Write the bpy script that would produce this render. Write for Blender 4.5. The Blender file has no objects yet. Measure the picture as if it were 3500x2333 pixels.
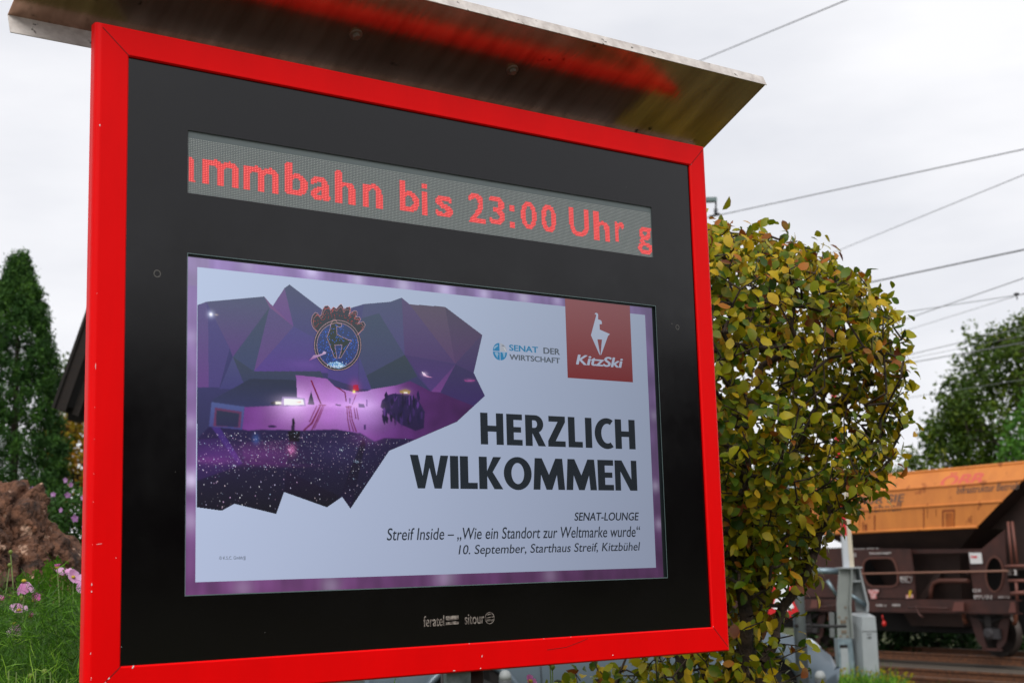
import bpy, math, random
import numpy as np
from mathutils import Vector, Matrix, noise
from mathutils.geometry import tessellate_polygon

S = bpy.context.scene
COL = S.collection
rad = math.radians
# ------------------------------------------------------------------ camera (pose solved from the board's rectangles)
F = 4861.0                                    # focal length in photo pixels: 50 mm on 36 mm
PR = np.array([[0.8069517, 0.0283368, -0.5899373],
               [0.0695084, 0.9873506, 0.1425038],
               [0.5865131, -0.1559993, 0.7947746]])     # columns: board right, board down, board inward (camera axes x right, y down, z forward)
PR[:, 0] /= np.linalg.norm(PR[:, 0])
PR[:, 1] -= PR[:, 0] * (PR[:, 0] @ PR[:, 1]); PR[:, 1] /= np.linalg.norm(PR[:, 1])
PR[:, 2] = np.cross(PR[:, 0], PR[:, 1])
BD = 2.7274                                   # metres to the board along the axis
ZC = 1.55                                     # eye height
_Z = -PR[:, 1]
_Y = np.array([0, 0, 1.0]) - _Z[2] * _Z; _Y /= np.linalg.norm(_Y)
_X = np.cross(_Y, _Z)
M = np.array([_X, _Y, _Z])                    # camera axes -> world
CAM = np.array([0, 0, ZC])

def ray(px, py):
    return M @ np.array([(px - 1750) / F, (py - 1166.5) / F, 1.0])

def at(px, py, Y):
    """world point at ground distance Y seen at photo pixel px, py"""
    d = ray(px, py)
    return CAM + d * (Y / d[1])

cam_data = bpy.data.cameras.new('camera')
cam = bpy.data.objects.new('camera', cam_data)
COL.objects.link(cam)
cx, cy, cz = M @ np.array([1, 0, 0]), M @ np.array([0, -1, 0]), M @ np.array([0, 0, -1])
cam.matrix_world = Matrix([[cx[i], cy[i], cz[i], CAM[i]] for i in range(3)] + [[0, 0, 0, 1]])
cam_data.lens = 50.0
cam_data.sensor_width = 36.0
cam_data.clip_start = 0.05
cam_data.clip_end = 3000
cam_data.dof.use_dof = True
cam_data.dof.focus_distance = 2.85
cam_data.dof.aperture_fstop = 8.0
S.camera = cam
S.view_settings.view_transform = 'Standard'
S.view_settings.look = 'None'
S.view_settings.exposure = 0.0
S.view_settings.gamma = 1.0
S.cycles.max_bounces = 8
S.cycles.transparent_max_bounces = 8
# ------------------------------------------------------------------ world: overcast sky over a faint Nishita sky
SUN_EL, SUN_AZ = rad(48), rad(185)            # azimuth measured clockwise from +Y: behind the viewer
W = bpy.data.worlds.new('World'); S.world = W; W.use_nodes = True
nt = W.node_tree; nt.nodes.clear()
def wn(t, **k):
    n = nt.nodes.new(t)
    for a, b in k.items(): setattr(n, a, b)
    return n
out = wn('ShaderNodeOutputWorld'); bg = wn('ShaderNodeBackground'); sky = wn('ShaderNodeTexSky')
sky.sky_type = 'NISHITA'; sky.sun_disc = False; sky.sun_elevation = SUN_EL; sky.sun_rotation = SUN_AZ
tc = wn('ShaderNodeTexCoord'); mp = wn('ShaderNodeMapping'); mp.inputs['Scale'].default_value = (1.1, 1.1, 3.4)
nz = wn('ShaderNodeTexNoise'); nz.inputs['Scale'].default_value = 2.6; nz.inputs['Detail'].default_value = 5; nz.inputs['Roughness'].default_value = 0.5
rmp = wn('ShaderNodeValToRGB')
rmp.color_ramp.elements[0].position = 0.34; rmp.color_ramp.elements[0].color = (8.1, 8.25, 8.8, 1)
rmp.color_ramp.elements[1].position = 0.62; rmp.color_ramp.elements[1].color = (10.2, 10.2, 10.5, 1)
mixn = wn('ShaderNodeMix', data_type='RGBA'); mixn.inputs['Factor'].default_value = 0.97
L = nt.links.new
L(tc.outputs['Generated'], mp.inputs['Vector']); L(mp.outputs['Vector'], nz.inputs['Vector']); L(nz.outputs['Fac'], rmp.inputs['Fac'])
L(sky.outputs['Color'], mixn.inputs[6]); L(rmp.outputs['Color'], mixn.inputs[7]); L(mixn.outputs[2], bg.inputs['Color'])
bg.inputs['Strength'].default_value = 0.1
L(bg.outputs['Background'], out.inputs['Surface'])
sd = bpy.data.lights.new('sun', 'SUN'); sd.energy = 2.4; sd.angle = rad(35); sd.color = (1.0, 0.97, 0.92)
so = bpy.data.objects.new('sun', sd); COL.objects.link(so)
sdir = Vector((math.sin(SUN_AZ) * math.cos(SUN_EL), math.cos(SUN_AZ) * math.cos(SUN_EL), math.sin(SUN_EL)))
so.rotation_euler = (-sdir).to_track_quat('-Z', 'Y').to_euler(); so.location = (-6, -8, 14)

# ------------------------------------------------------------------ helpers
def lin(c):
    if isinstance(c, str):
        c = [int(c[i:i + 2], 16) / 255 for i in (1, 3, 5)]
        return tuple(x / 12.92 if x <= .04045 else ((x + .055) / 1.055) ** 2.4 for x in c)
    return tuple(c)

class MB:
    def __init__(s): s.v, s.f, s.m, s.c, s.sm = [], [], [], [], []
    def face(s, idx, m=0, c=None, sm=False):
        s.f.append(tuple(idx)); s.m.append(m); s.c.append(c); s.sm.append(sm)
    def poly(s, pts, m=0, c=None, sm=False):
        b = len(s.v); s.v += [tuple(p) for p in pts]; s.face(range(b, b + len(pts)), m, c, sm)
    def box(s, cx, cy, cz, sx, sy, sz, m=0, R=None, c=None):
        b = len(s.v)
        for z in (-1, 1):
            for x, y in ((-1, -1), (1, -1), (1, 1), (-1, 1)):
                p = Vector((x * sx / 2, y * sy / 2, z * sz / 2))
                if R is not None: p = R @ p
                s.v.append((cx + p.x, cy + p.y, cz + p.z))
        for q in ((3, 2, 1, 0), (4, 5, 6, 7), (0, 1, 5, 4), (1, 2, 6, 5), (2, 3, 7, 6), (3, 0, 4, 7)):
            s.face([b + i for i in q], m, c)
    def hexa(s, lo, hi, m=0, c=None):
        """solid between two matching loops"""
        b = len(s.v); n = len(lo); s.v += [tuple(p) for p in lo] + [tuple(p) for p in hi]
        s.face([b + i for i in reversed(range(n))], m, c); s.face([b + n + i for i in range(n)], m, c)
        for i in range(n): s.face((b + i, b + (i + 1) % n, b + n + (i + 1) % n, b + n + i), m, c)
    def tube(s, pts, r, n=8, m=0, cap=True, sm=True):
        pts = [Vector(p) for p in pts]
        if not hasattr(r, '__len__'): r = [r] * len(pts)
        b = len(s.v); up = None
        for i, p in enumerate(pts):
            d = (pts[min(i + 1, len(pts) - 1)] - pts[max(i - 1, 0)]).normalized()
            if up is None: up = d.orthogonal().normalized()
            up = (up - d * up.dot(d)).normalized(); w = d.cross(up)
            for k in range(n):
                a = 2 * math.pi * k / n
                s.v.append(tuple(p + (up * math.cos(a) + w * math.sin(a)) * r[i]))
        for i in range(len(pts) - 1):
            for k in range(n):
                s.face((b + i * n + k, b + i * n + (k + 1) % n, b + (i + 1) * n + (k + 1) % n, b + (i + 1) * n + k), m, None, sm)
        if cap:
            s.face([b + k for k in reversed(range(n))], m); e = b + (len(pts) - 1) * n; s.face([e + k for k in range(n)], m)
    def lathe(s, prof, origin=(0, 0, 0), axis='Z', n=24, m=0, sm=True):
        b = len(s.v); o = origin
        for r, h in prof:
            for k in range(n):
                a = 2 * math.pi * k / n; x, y = r * math.cos(a), r * math.sin(a)
                p = (x, y, h) if axis == 'Z' else ((x, h, y) if axis == 'Y' else (h, x, y))
                s.v.append((o[0] + p[0], o[1] + p[1], o[2] + p[2]))
        for i in range(len(prof) - 1):
            for k in range(n):
                s.face((b + i * n + k, b + i * n + (k + 1) % n, b + (i + 1) * n + (k + 1) % n, b + (i + 1) * n + k), m, None, sm)
        if prof[0][0] > 1e-6: s.face([b + k for k in reversed(range(n))], m)
        e = b + (len(prof) - 1) * n
        if prof[-1][0] > 1e-6: s.face([e + k for k in range(n)], m)
    def plate(s, loops, T, th=0.0, m=0):
        """flat outline with holes (2-D loops), T maps (x, y, depth) to 3-D; th = thickness"""
        tris = tessellate_polygon([[Vector((p[0], p[1], 0)) for p in lp] for lp in loops])
        flat = [p for lp in loops for p in lp]
        for dz in ((0, th) if th else (0,)):
            b = len(s.v); s.v += [tuple(T(p[0], p[1], dz)) for p in flat]
            for t in tris: s.face([b + i for i in t], m)
        if th:
            for lp in loops:
                b = len(s.v); n = len(lp)
                s.v += [tuple(T(p[0], p[1], 0)) for p in lp] + [tuple(T(p[0], p[1], th)) for p in lp]
                for i in range(n): s.face((b + i, b + (i + 1) % n, b + n + (i + 1) % n, b + n + i), m)

def mesh_obj(name, me, mats, parent=None):
    o = bpy.data.objects.new(name, me); COL.objects.link(o)
    for m in (mats if isinstance(mats, (list, tuple)) else [mats]): me.materials.append(m)
    if parent is not None: o.parent = parent
    return o

def obj(name, mb, mats, parent=None, loc=None, autosmooth=None):
    me = bpy.data.meshes.new(name)
    me.from_pydata(mb.v, [], mb.f)
    if mb.f:
        me.polygons.foreach_set('material_index', mb.m)
        me.polygons.foreach_set('use_smooth', mb.sm)
        if any(c is not None for c in mb.c):
            at_ = me.color_attributes.new('Col', 'FLOAT_COLOR', 'CORNER')
            arr = []
            for f, c in zip(mb.f, mb.c):
                if c is None: c = (0, 0, 0)
                if hasattr(c[0], '__len__'): arr += [x for cc in c for x in (*cc, 1)]
                else: arr += [*c, 1] * len(f)
            at_.data.foreach_set('color', arr)
    me.update()
    o = mesh_obj(name, me, mats, parent)
    if loc is not None: o.location = loc
    return o

def np_obj(name, V, Fq, mats, parent=None, tint=None, edge=None, smooth=True, mi=None):
    """mesh straight from numpy arrays (quads or tris), with per-vertex float attributes"""
    me = bpy.data.meshes.new(name)
    me.from_pydata(V.tolist(), [], Fq.tolist() if hasattr(Fq, 'tolist') else Fq)
    if smooth: me.polygons.foreach_set('use_smooth', [True] * len(me.polygons))
    if mi is not None: me.polygons.foreach_set('material_index', list(mi))
    for nm, a in (('tint', tint), ('edge', edge)):
        if a is not None:
            at_ = me.attributes.new(nm, 'FLOAT', 'POINT'); at_.data.foreach_set('value', np.asarray(a, dtype=np.float32))
    me.update()
    return mesh_obj(name, me, mats, parent)

def empty(name, loc, rz=0):
    o = bpy.data.objects.new(name, None); COL.objects.link(o); o.location = loc; o.rotation_euler = (0, 0, rz); o.empty_display_size = .2
    return o

def tag(o, label=None, cat=None, group=None, kind=None):
    if label: o['label'] = label
    if cat: o['category'] = cat
    if group: o['group'] = group
    if kind: o['kind'] = kind
    return o

def copy_tree(o, parent=None):
    c = o.copy(); COL.objects.link(c); c.parent = parent
    for ch in o.children: copy_tree(ch, c)
    return c

# ---- materials
def mat(name, base=(.5, .5, .5), rough=.5, metal=0.0, ior=1.5, noise_amt=0.0, noise_scale=8.0, dark=None, bump=0.0, bump_scale=60.0, stretch=None, coat=0.0, stain=None, bump_dist=.02):
    m = bpy.data.materials.new(name); m.use_nodes = True
    n = m.node_tree; p = n.nodes['Principled BSDF']; p.inputs['Roughness'].default_value = rough
    p.inputs['Metallic'].default_value = metal; p.inputs['IOR'].default_value = ior
    b = lin(base); p.inputs['Base Color'].default_value = (*b, 1)
    if coat: p.inputs['Coat Weight'].default_value = coat; p.inputs['Coat Roughness'].default_value = .08
    tcn = n.nodes.new('ShaderNodeTexCoord'); mpn = n.nodes.new('ShaderNodeMapping'); n.links.new(tcn.outputs['Object'], mpn.inputs['Vector'])
    if stretch: mpn.inputs['Scale'].default_value = stretch
    if noise_amt or dark:
        a = n.nodes.new('ShaderNodeTexNoise'); a.inputs['Scale'].default_value = noise_scale; a.inputs['Detail'].default_value = 6; a.inputs['Roughness'].default_value = .6
        n.links.new(mpn.outputs['Vector'], a.inputs['Vector'])
        r = n.nodes.new('ShaderNodeValToRGB'); r.color_ramp.elements[0].position = .35; r.color_ramp.elements[1].position = .68
        d = lin(dark) if dark else tuple(x * (1 - noise_amt) for x in b)
        r.color_ramp.elements[0].color = (*d, 1); r.color_ramp.elements[1].color = (*b, 1)
        n.links.new(a.outputs['Fac'], r.inputs['Fac'])
        last = r.outputs['Color']
        if stain:
            sc, thr, colr = stain
            v = n.nodes.new('ShaderNodeTexNoise'); v.inputs['Scale'].default_value = sc; v.inputs['Detail'].default_value = 3
            n.links.new(tcn.outputs['Object'], v.inputs['Vector'])
            mr = n.nodes.new('ShaderNodeMapRange'); mr.inputs[1].default_value = thr; mr.inputs[2].default_value = thr + .06
            n.links.new(v.outputs['Fac'], mr.inputs['Value'])
            mx = n.nodes.new('ShaderNodeMix'); mx.data_type = 'RGBA'; n.links.new(mr.outputs[0], mx.inputs['Factor']); n.links.new(last, mx.inputs[6])
            mx.inputs[7].default_value = (*lin(colr), 1); last = mx.outputs[2]
        n.links.new(last, p.inputs['Base Color'])
    if bump:
        a = n.nodes.new('ShaderNodeTexNoise'); a.inputs['Scale'].default_value = bump_scale; a.inputs['Detail'].default_value = 5
        n.links.new(mpn.outputs['Vector'], a.inputs['Vector'])
        bm = n.nodes.new('ShaderNodeBump'); bm.inputs['Strength'].default_value = bump; bm.inputs['Distance'].default_value = bump_dist
        n.links.new(a.outputs['Fac'], bm.inputs['Height']); n.links.new(bm.outputs['Normal'], p.inputs['Normal'])
    return m

def leaf_mat(name, stops, rough=.45, trans=.35, edge=None, spots=None):
    """foliage: colour from the per-leaf tint, browned edges from the edge attribute, light passing through"""
    m = bpy.data.materials.new(name); m.use_nodes = True; n = m.node_tree; p = n.nodes['Principled BSDF']; o = n.nodes['Material Output']
    a = n.nodes.new('ShaderNodeAttribute'); a.attribute_name = 'tint'
    r = n.nodes.new('ShaderNodeValToRGB'); e = r.color_ramp.elements
    while len(e) < len(stops): e.new(.5)
    for k, (pos, c) in enumerate(stops): e[k].position = pos; e[k].color = (*lin(c), 1)
    n.links.new(a.outputs['Fac'], r.inputs['Fac']); last = r.outputs['Color']
    tcn = n.nodes.new('ShaderNodeTexCoord')
    if edge:
        ea = n.nodes.new('ShaderNodeAttribute'); ea.attribute_name = 'edge'
        nzz = n.nodes.new('ShaderNodeTexNoise'); nzz.inputs['Scale'].default_value = 45; n.links.new(tcn.outputs['Object'], nzz.inputs['Vector'])
        mu = n.nodes.new('ShaderNodeMath'); mu.operation = 'MULTIPLY'; n.links.new(ea.outputs['Fac'], mu.inputs[0]); n.links.new(nzz.outputs['Fac'], mu.inputs[1])
        mr = n.nodes.new('ShaderNodeMapRange'); mr.inputs[1].default_value = .46; mr.inputs[2].default_value = .66; n.links.new(mu.outputs[0], mr.inputs['Value'])
        mx = n.nodes.new('ShaderNodeMix'); mx.data_type = 'RGBA'; n.links.new(mr.outputs[0], mx.inputs['Factor']); n.links.new(last, mx.inputs[6])
        mx.inputs[7].default_value = (*lin(edge), 1); last = mx.outputs[2]
    if spots:
        nz2 = n.nodes.new('ShaderNodeTexNoise'); nz2.inputs['Scale'].default_value = 22; nz2.inputs['Detail'].default_value = 4; n.links.new(tcn.outputs['Object'], nz2.inputs['Vector'])
        mr = n.nodes.new('ShaderNodeMapRange'); mr.inputs[1].default_value = .5; mr.inputs[2].default_value = .72; mr.inputs[4].default_value = .75; n.links.new(nz2.outputs['Fac'], mr.inputs['Value'])
        mx = n.nodes.new('ShaderNodeMix'); mx.data_type = 'RGBA'; n.links.new(mr.outputs[0], mx.inputs['Factor']); n.links.new(last, mx.inputs[6])
        mx.inputs[7].default_value = (*lin(spots), 1); last = mx.outputs[2]
    n.links.new(last, p.inputs['Base Color']); p.inputs['Roughness'].default_value = rough; p.inputs['IOR'].default_value = 1.33
    t = n.nodes.new('ShaderNodeBsdfTranslucent'); n.links.new(last, t.inputs['Color'])
    ms = n.nodes.new('ShaderNodeMixShader'); ms.inputs['Fac'].default_value = trans
    n.links.new(p.outputs['BSDF'], ms.inputs[1]); n.links.new(t.outputs['BSDF'], ms.inputs[2]); n.links.new(ms.outputs['Shader'], o.inputs['Surface'])
    return m

def display_mat(name, strength=1.0, ior=1.42, rough=.14, power=3.0):
    """a lit display: emits the colours of its picture, strongest straight out of the panel as liquid crystal does, behind reflecting glass"""
    m = bpy.data.materials.new(name); m.use_nodes = True; n = m.node_tree; p = n.nodes['Principled BSDF']
    p.inputs['Base Color'].default_value = (.012, .012, .014, 1); p.inputs['Roughness'].default_value = rough; p.inputs['IOR'].default_value = ior
    a = n.nodes.new('ShaderNodeAttribute'); a.attribute_name = 'Col'
    n.links.new(a.outputs['Color'], p.inputs['Emission Color'])
    if power:
        g = n.nodes.new('ShaderNodeNewGeometry'); d = n.nodes.new('ShaderNodeVectorMath'); d.operation = 'DOT_PRODUCT'
        n.links.new(g.outputs['Normal'], d.inputs[0]); n.links.new(g.outputs['Incoming'], d.inputs[1])
        pw = n.nodes.new('ShaderNodeMath'); pw.operation = 'POWER'; n.links.new(d.outputs['Value'], pw.inputs[0]); pw.inputs[1].default_value = power
        mu = n.nodes.new('ShaderNodeMath'); mu.operation = 'MULTIPLY'; n.links.new(pw.outputs[0], mu.inputs[0]); mu.inputs[1].default_value = strength
        n.links.new(mu.outputs[0], p.inputs['Emission Strength'])
    else: p.inputs['Emission Strength'].default_value = strength
    return m

# ---- lettering: outlines of the built-in font as flat triangles
def glyphs(text, shear=0.0):
    c = bpy.data.curves.new('t', 'FONT'); c.body = text; c.size = 1.0; c.shear = shear; c.resolution_u = 5
    o = bpy.data.objects.new('t', c); COL.objects.link(o)
    dg = bpy.context.evaluated_depsgraph_get(); me = bpy.data.meshes.new_from_object(o.evaluated_get(dg))
    v = np.array([x.co[:2] for x in me.vertices]); f = [tuple(p.vertices) for p in me.polygons]
    bpy.data.objects.remove(o); bpy.data.curves.remove(c); bpy.data.meshes.remove(me)
    return v, f

def text_fit(text, x0, x1, y0, y1, shear=0.0, bold=0.0):
    """text scaled into a box; returns copies [(verts, faces)] nudged sideways for bolder strokes"""
    v, f = glyphs(text, shear)
    lo, hi = v.min(0), v.max(0)
    bx = bold * (x1 - x0) / (hi[0] - lo[0]) if bold else 0
    by = bold * .55 * (y1 - y0) / (hi[1] - lo[1]) if bold else 0
    v = (v - lo) / (hi - lo) * [x1 - x0 - 2 * bx, (y1 - y0) - 2 * math.copysign(by, y1 - y0) if bold else (y1 - y0)] + [x0 + bx, y0 + (math.copysign(by, y1 - y0) if bold else 0)]
    if not bold: return [(v, f)]
    return [(v + [i * bx, j * by], f) for i, j in ((0, 0), (-1, 0), (1, 0), (0, -1), (0, 1), (-.7, -.7), (.7, .7), (-.7, .7), (.7, -.7))]

def add_text(mb, copies, T, m=0, c=None, step=2e-5):
    for k, (v, f) in enumerate(copies):
        b = len(mb.v); mb.v += [tuple(T(p[0], p[1], k * step)) for p in v]
        for q in f: mb.face([b + i for i in q], m, c)

# ---- branching plants: every target twig grows from the nearest wood already there
def grow(seeds, targets, step=.06, jit=.3, rng=None, down=.25):
    P, par = [], []
    for line in seeds:
        for k, p in enumerate(line):
            P.append(np.array(p, float)); par.append(len(P) - 2 if k else -1)
    P = list(P); tips = []
    order = sorted(range(len(targets)), key=lambda i: min(np.linalg.norm(targets[i] - np.array(p)) for p in P[:400:3]))
    for i in order:
        t = targets[i]; A = np.array(P); d = A - t; dist = np.linalg.norm(d, axis=1) + down * np.maximum(d[:, 2], 0) * 4
        j = int(dist.argmin()); n = max(1, int(np.linalg.norm(t - P[j]) / step)); p0 = P[j].copy(); prev = j
        L0 = np.linalg.norm(t - p0)
        for k in range(1, n + 1):
            q = p0 + (t - p0) * k / n + (rng.normal(0, jit * step, 3) if k < n else 0) + np.array([0, 0, .12 * L0 * math.sin(math.pi * k / n)])
            P.append(q); par.append(prev); prev = len(P) - 1
        tips.append(prev)
    return np.array(P), np.array(par), tips

def wood(P, par, r_tip, expo=.42, rmax=1e9, seeds_r=None, n_thin=4):
    cnt = np.zeros(len(P)); kids = np.bincount(par[par >= 0], minlength=len(P)); cnt[kids == 0] = 1
    for i in range(len(P) - 1, -1, -1):
        if par[i] >= 0: cnt[par[i]] += cnt[i]
    r = np.minimum(r_tip * cnt ** expo, rmax)
    V, Fc = [], []
    for i in range(len(P)):
        j = par[i]
        if j < 0: continue
        a, b = P[j], P[i]; d = b - a; L_ = np.linalg.norm(d)
        if L_ < 1e-6: continue
        d /= L_; u = np.cross(d, [0, 0, 1.0] if abs(d[2]) < .9 else [1.0, 0, 0]); u /= np.linalg.norm(u); w = np.cross(d, u)
        n = n_thin if r[i] < .008 else 7
        ra, rb = min(r[j], r[i] * 1.35), r[i]; base = len(V)
        for (c, rr) in ((a, ra), (b, rb)):
            for k in range(n):
                an = 2 * math.pi * k / n; V.append(c + (u * math.cos(an) + w * math.sin(an)) * rr)
        for k in range(n): Fc.append((base + k, base + (k + 1) % n, base + n + (k + 1) % n, base + n + k))
    return np.array(V), Fc

def leaf_quads(C, size, rng, aspect=.55, updir=0.0, droop=0.0, size_var=.35):
    """one diamond leaf (two bent triangles' worth, as a quad) at each centre"""
    n = len(C); a = rng.normal(size=(n, 3)); a[:, 2] -= droop; a /= np.linalg.norm(a, axis=1)[:, None]
    b = rng.normal(size=(n, 3)); b[:, 2] += updir; b = np.cross(a, b); b /= np.linalg.norm(b, axis=1)[:, None] + 1e-9
    s = size * (1 + size_var * rng.normal(size=(n, 1))).clip(.4, 2); nn = np.cross(a, b) * .18
    V = np.stack([C - a * s * .5, C + b * s * aspect * .5 + nn * s, C + a * s * .5, C - b * s * aspect * .5 + nn * s], 1).reshape(-1, 3)
    return V, np.arange(4 * n).reshape(n, 4)

_T = np.array([[0, 0, 0], [.25, 0, .03], [.52, 0, .045], [.8, 0, .02], [1, 0, -.05],
               [.2, .21, .09], [.5, .30, .13], [.8, .19, .07], [.2, -.21, .09], [.5, -.30, .13], [.8, -.19, .07]])
_TF = [(0, 5, 1), (1, 5, 6, 2), (2, 6, 7, 3), (3, 7, 4), (0, 1, 8), (1, 2, 9, 8), (2, 3, 10, 9), (3, 4, 10)]
_TE = np.array([.35, .1, .1, .2, 1.0, .75, .85, .95, .75, .85, .95])
def shaped_leaves(base, direction, normal, size, rng, width=1.0):
    """broad oval leaves folded along the midrib"""
    n = len(base); x = direction / np.linalg.norm(direction, axis=1)[:, None]
    z = normal - x * (normal * x).sum(1)[:, None]; z /= np.linalg.norm(z, axis=1)[:, None] + 1e-9; y = np.cross(z, x)
    fold = rng.uniform(-.5, 1.6, (n, 1)); curl = rng.uniform(-.35, .15, (n, 1)); wd = width * rng.uniform(.82, 1.2, (n, 1))
    T = np.repeat(_T[None], n, 0).copy()
    T[:, :, 2] = T[:, :, 2] * fold + curl * T[:, :, 0] ** 2; T[:, :, 1] *= wd
    T *= size[:, None, None]
    V = base[:, None] + T[:, :, :1] * x[:, None] + T[:, :, 1:2] * y[:, None] + T[:, :, 2:] * z[:, None]
    Fc = [tuple(i * 11 + k for k in f) for i in range(n) for f in _TF]
    return V.reshape(-1, 3), Fc, np.tile(_TE, n)

# ================================================================== the setting
TR = np.array([-.525, .851, 0]); TR /= np.linalg.norm(TR)       # along the railway
TN = np.array([TR[1], -TR[0], 0])                               # across it, away from the viewer
RAIL = -.53                                                     # height of the rail heads
def on_track(s, o, z): return TR * s + TN * o + np.array([0, 0, z])
def px_track(px, py, o):
    """(s, z) on the upright plane at offset o seen at photo pixel px, py"""
    d = ray(px, py); l = o / (TN @ d); return float(TR @ d * l), float(ZC + d[2] * l)

def smooth(a, b, x): t = min(1, max(0, (x - a) / (b - a))); return t * t * (3 - 2 * t)
def gz(x, y):
    o = TN[0] * x + TN[1] * y
    z = -.60 * smooth(11.5, 16.6, o) - .4 * smooth(17.4, 18.2, o) * (1 - smooth(26.6, 28.5, o))
    z += .80 * smooth(2.6, 1.0, math.hypot((x + 2.3) / 1.25, (y - 5.0) / 1.15)) * (1 - smooth(-.6, .2, x))      # raised flower bed
    z += .06 * math.sin(x * .9 + 1) * math.sin(y * .7) * smooth(14, 9, o)
    return z

xs = sorted(set([-600, -350, -200, -120, -80, -50, -35, -25] + [round(-18 + i * .45, 3) for i in range(90)] + [24, 28, 34, 42, 60, 90, 140, 220, 350, 600]))
ys = sorted(set([-600, -300, -150, -80, -40, -20, -10, -5] + [round(-2 + i * .45, 3) for i in range(76)] + [34, 38, 44, 52, 65, 90, 140, 220, 350, 600]))
g = MB(); nx = len(xs)
for y in ys:
    for x in xs: g.v.append((x, y, gz(x, y) - (.0 if abs(x) < 60 and abs(y) < 60 else .2)))
for j in range(len(ys) - 1):
    for i in range(nx - 1): g.face((j * nx + i, j * nx + i + 1, (j + 1) * nx + i + 1, (j + 1) * nx + i), 0, None, True)
m_ground = mat('grass_earth', '#4d5a2a', .95, dark='#332a1c', noise_scale=3.5, bump=.8, bump_scale=25)
tag(obj('ground', g, m_ground), kind='structure')

# asphalt road that the silver car stands on
r = MB()
CARD = np.array([.955, .296, 0]); CARN = np.array([-.296, .955, 0]); CARO = np.array([0, 11.6, 0])
pts = []
for k in range(41):
    for q in (-1.6, 3.6):
        p = CARO + CARD * (-14 + k * .62) + CARN * q; pts.append((p[0], p[1], gz(p[0], p[1]) + .02))
r.v = pts
for k in range(40): r.face((2 * k, 2 * k + 2, 2 * k + 3, 2 * k + 1))
tag(obj('road', r, mat('asphalt', '#4a4a4b', .9, noise_amt=.35, noise_scale=30, bump=.3, bump_scale=120)), kind='structure')

# ballast bed under the two tracks, reaching up to the sleepers
b = MB(); prof = [(17.4, -.88), (18.2, -.78), (21.6, -.76), (22.4, -.78), (26.4, -.76), (28.0, -.92)]
ss = [-40 + 1.0 * i for i in range(121)]
for s_ in ss:
    for o_, z_ in prof:
        p = on_track(s_, o_, z_ + .02 * noise.noise(Vector((s_ * 3, o_ * 3, 0)))); b.v.append(tuple(p))
for i in range(len(ss) - 1):
    for k in range(len(prof) - 1):
        n_ = len(prof); b.face((i * n_ + k, i * n_ + k + 1, (i + 1) * n_ + k + 1, (i + 1) * n_ + k))
tag(obj('ballast_bed', b, mat('ballast_fines', '#5f5449', .95, noise_amt=.5, noise_scale=22, bump=.9, bump_scale=40)), kind='structure')
rng = np.random.default_rng(5)
n = 9000; C = np.stack([TR * s_ + TN * o_ for s_, o_ in zip(rng.uniform(-14, 16, n), rng.uniform(18, 26.4, n))]); C[:, 2] = -.755 + rng.uniform(-.02, .035, n)
base = np.array([[1, 0, 0], [-.5, .87, 0], [-.5, -.87, 0], [0, 0, .8], [0, 0, -.8]])
V = []
for i in range(n):
    R_ = Matrix.Rotation(rng.uniform(0, 6), 3, Vector(rng.normal(size=3))); s_ = rng.uniform(.025, .065)
    V.append(np.array([tuple(R_ @ Vector(p)) for p in base]) * s_ + C[i])
V = np.concatenate(V); Fc = [tuple(i * 5 + k for k in f) for i in range(n) for f in ((0, 1, 3), (1, 2, 3), (2, 0, 3), (1, 0, 4), (2, 1, 4), (0, 2, 4))]
tint = np.repeat(rng.uniform(0, 1, n), 5)
m_stone = leaf_mat('ballast_stone', [(0, '#332a22'), (.5, '#65584a'), (1, '#a3978a')], .95, 0.0)
tag(np_obj('ballast', V, Fc, m_stone, tint=tint, smooth=False), 'loose grey brown stones between the rails', 'gravel', kind='stuff')

# unseen dark hill on the right, added for its reflection in the glass
h = MB(); hn = 60
for k in range(hn + 1):
    a = rad(60 + 95 * k / hn); prof = 24 + 3 * math.sin(a * 2.3 + 1.0) + 1.5 * noise.noise(Vector((a * 9, 0, 3))) + 1.2 * noise.noise(Vector((a * 30, 0, 1)))
    prof *= smooth(0, .12, k / hn) * 0.9 + .1
    for q, (rr, zz) in enumerate(((95, -1), (112, .55), (125, 1.0), (170, 1.25), (260, 1.0))):
        h.v.append((math.sin(a) * rr, math.cos(a) * rr, max(-1.0, prof * zz) if q else -1.0))
for k in range(hn):
    for q in range(4): h.face((k * 5 + q, k * 5 + q + 1, (k + 1) * 5 + q + 1, (k + 1) * 5 + q), 0, None, True)
tag(obj('unseen_added_hill', h, mat('added_hill_dark', '#0c120a', .95, dark='#060a05', noise_scale=.25, bump=1, bump_scale=2)), kind='structure')

# ================================================================== the information board
BO = CAM + M @ np.array([0, 0, BD])                                # board origin (u = v = w = 0) in the world
BU = M @ PR[:, 0]
BRZ = math.atan2(BU[1], BU[0])
BBASE = (BO[0] + BU[0] * -.14, BO[1] + BU[1] * -.14, gz(BO[0], BO[1]))
HB = BO[2] - BBASE[2]
board = tag(empty('information_board', BBASE, BRZ), 'red framed electronic information board with dark glass, scrolling text strip and lit advert', 'information board')
UC = -.14                                                          # board coordinate u of the Empty
def B(u, v, w=0.0): return (u - UC, w, HB - v)
Rb = PR; Ob = Rb.T @ (-np.array([0, 0, BD]))
def P(px, py, w=0.005):
    """board coordinates (u, v) of photo pixel px, py on the plane w"""
    d = Rb.T @ np.array([(px - 1750) / F, (py - 1166.5) / F, 1.0]); s_ = (w - Ob[2]) / d[2]
    q = Ob + s_ * d; return (q[0], q[1])

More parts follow.
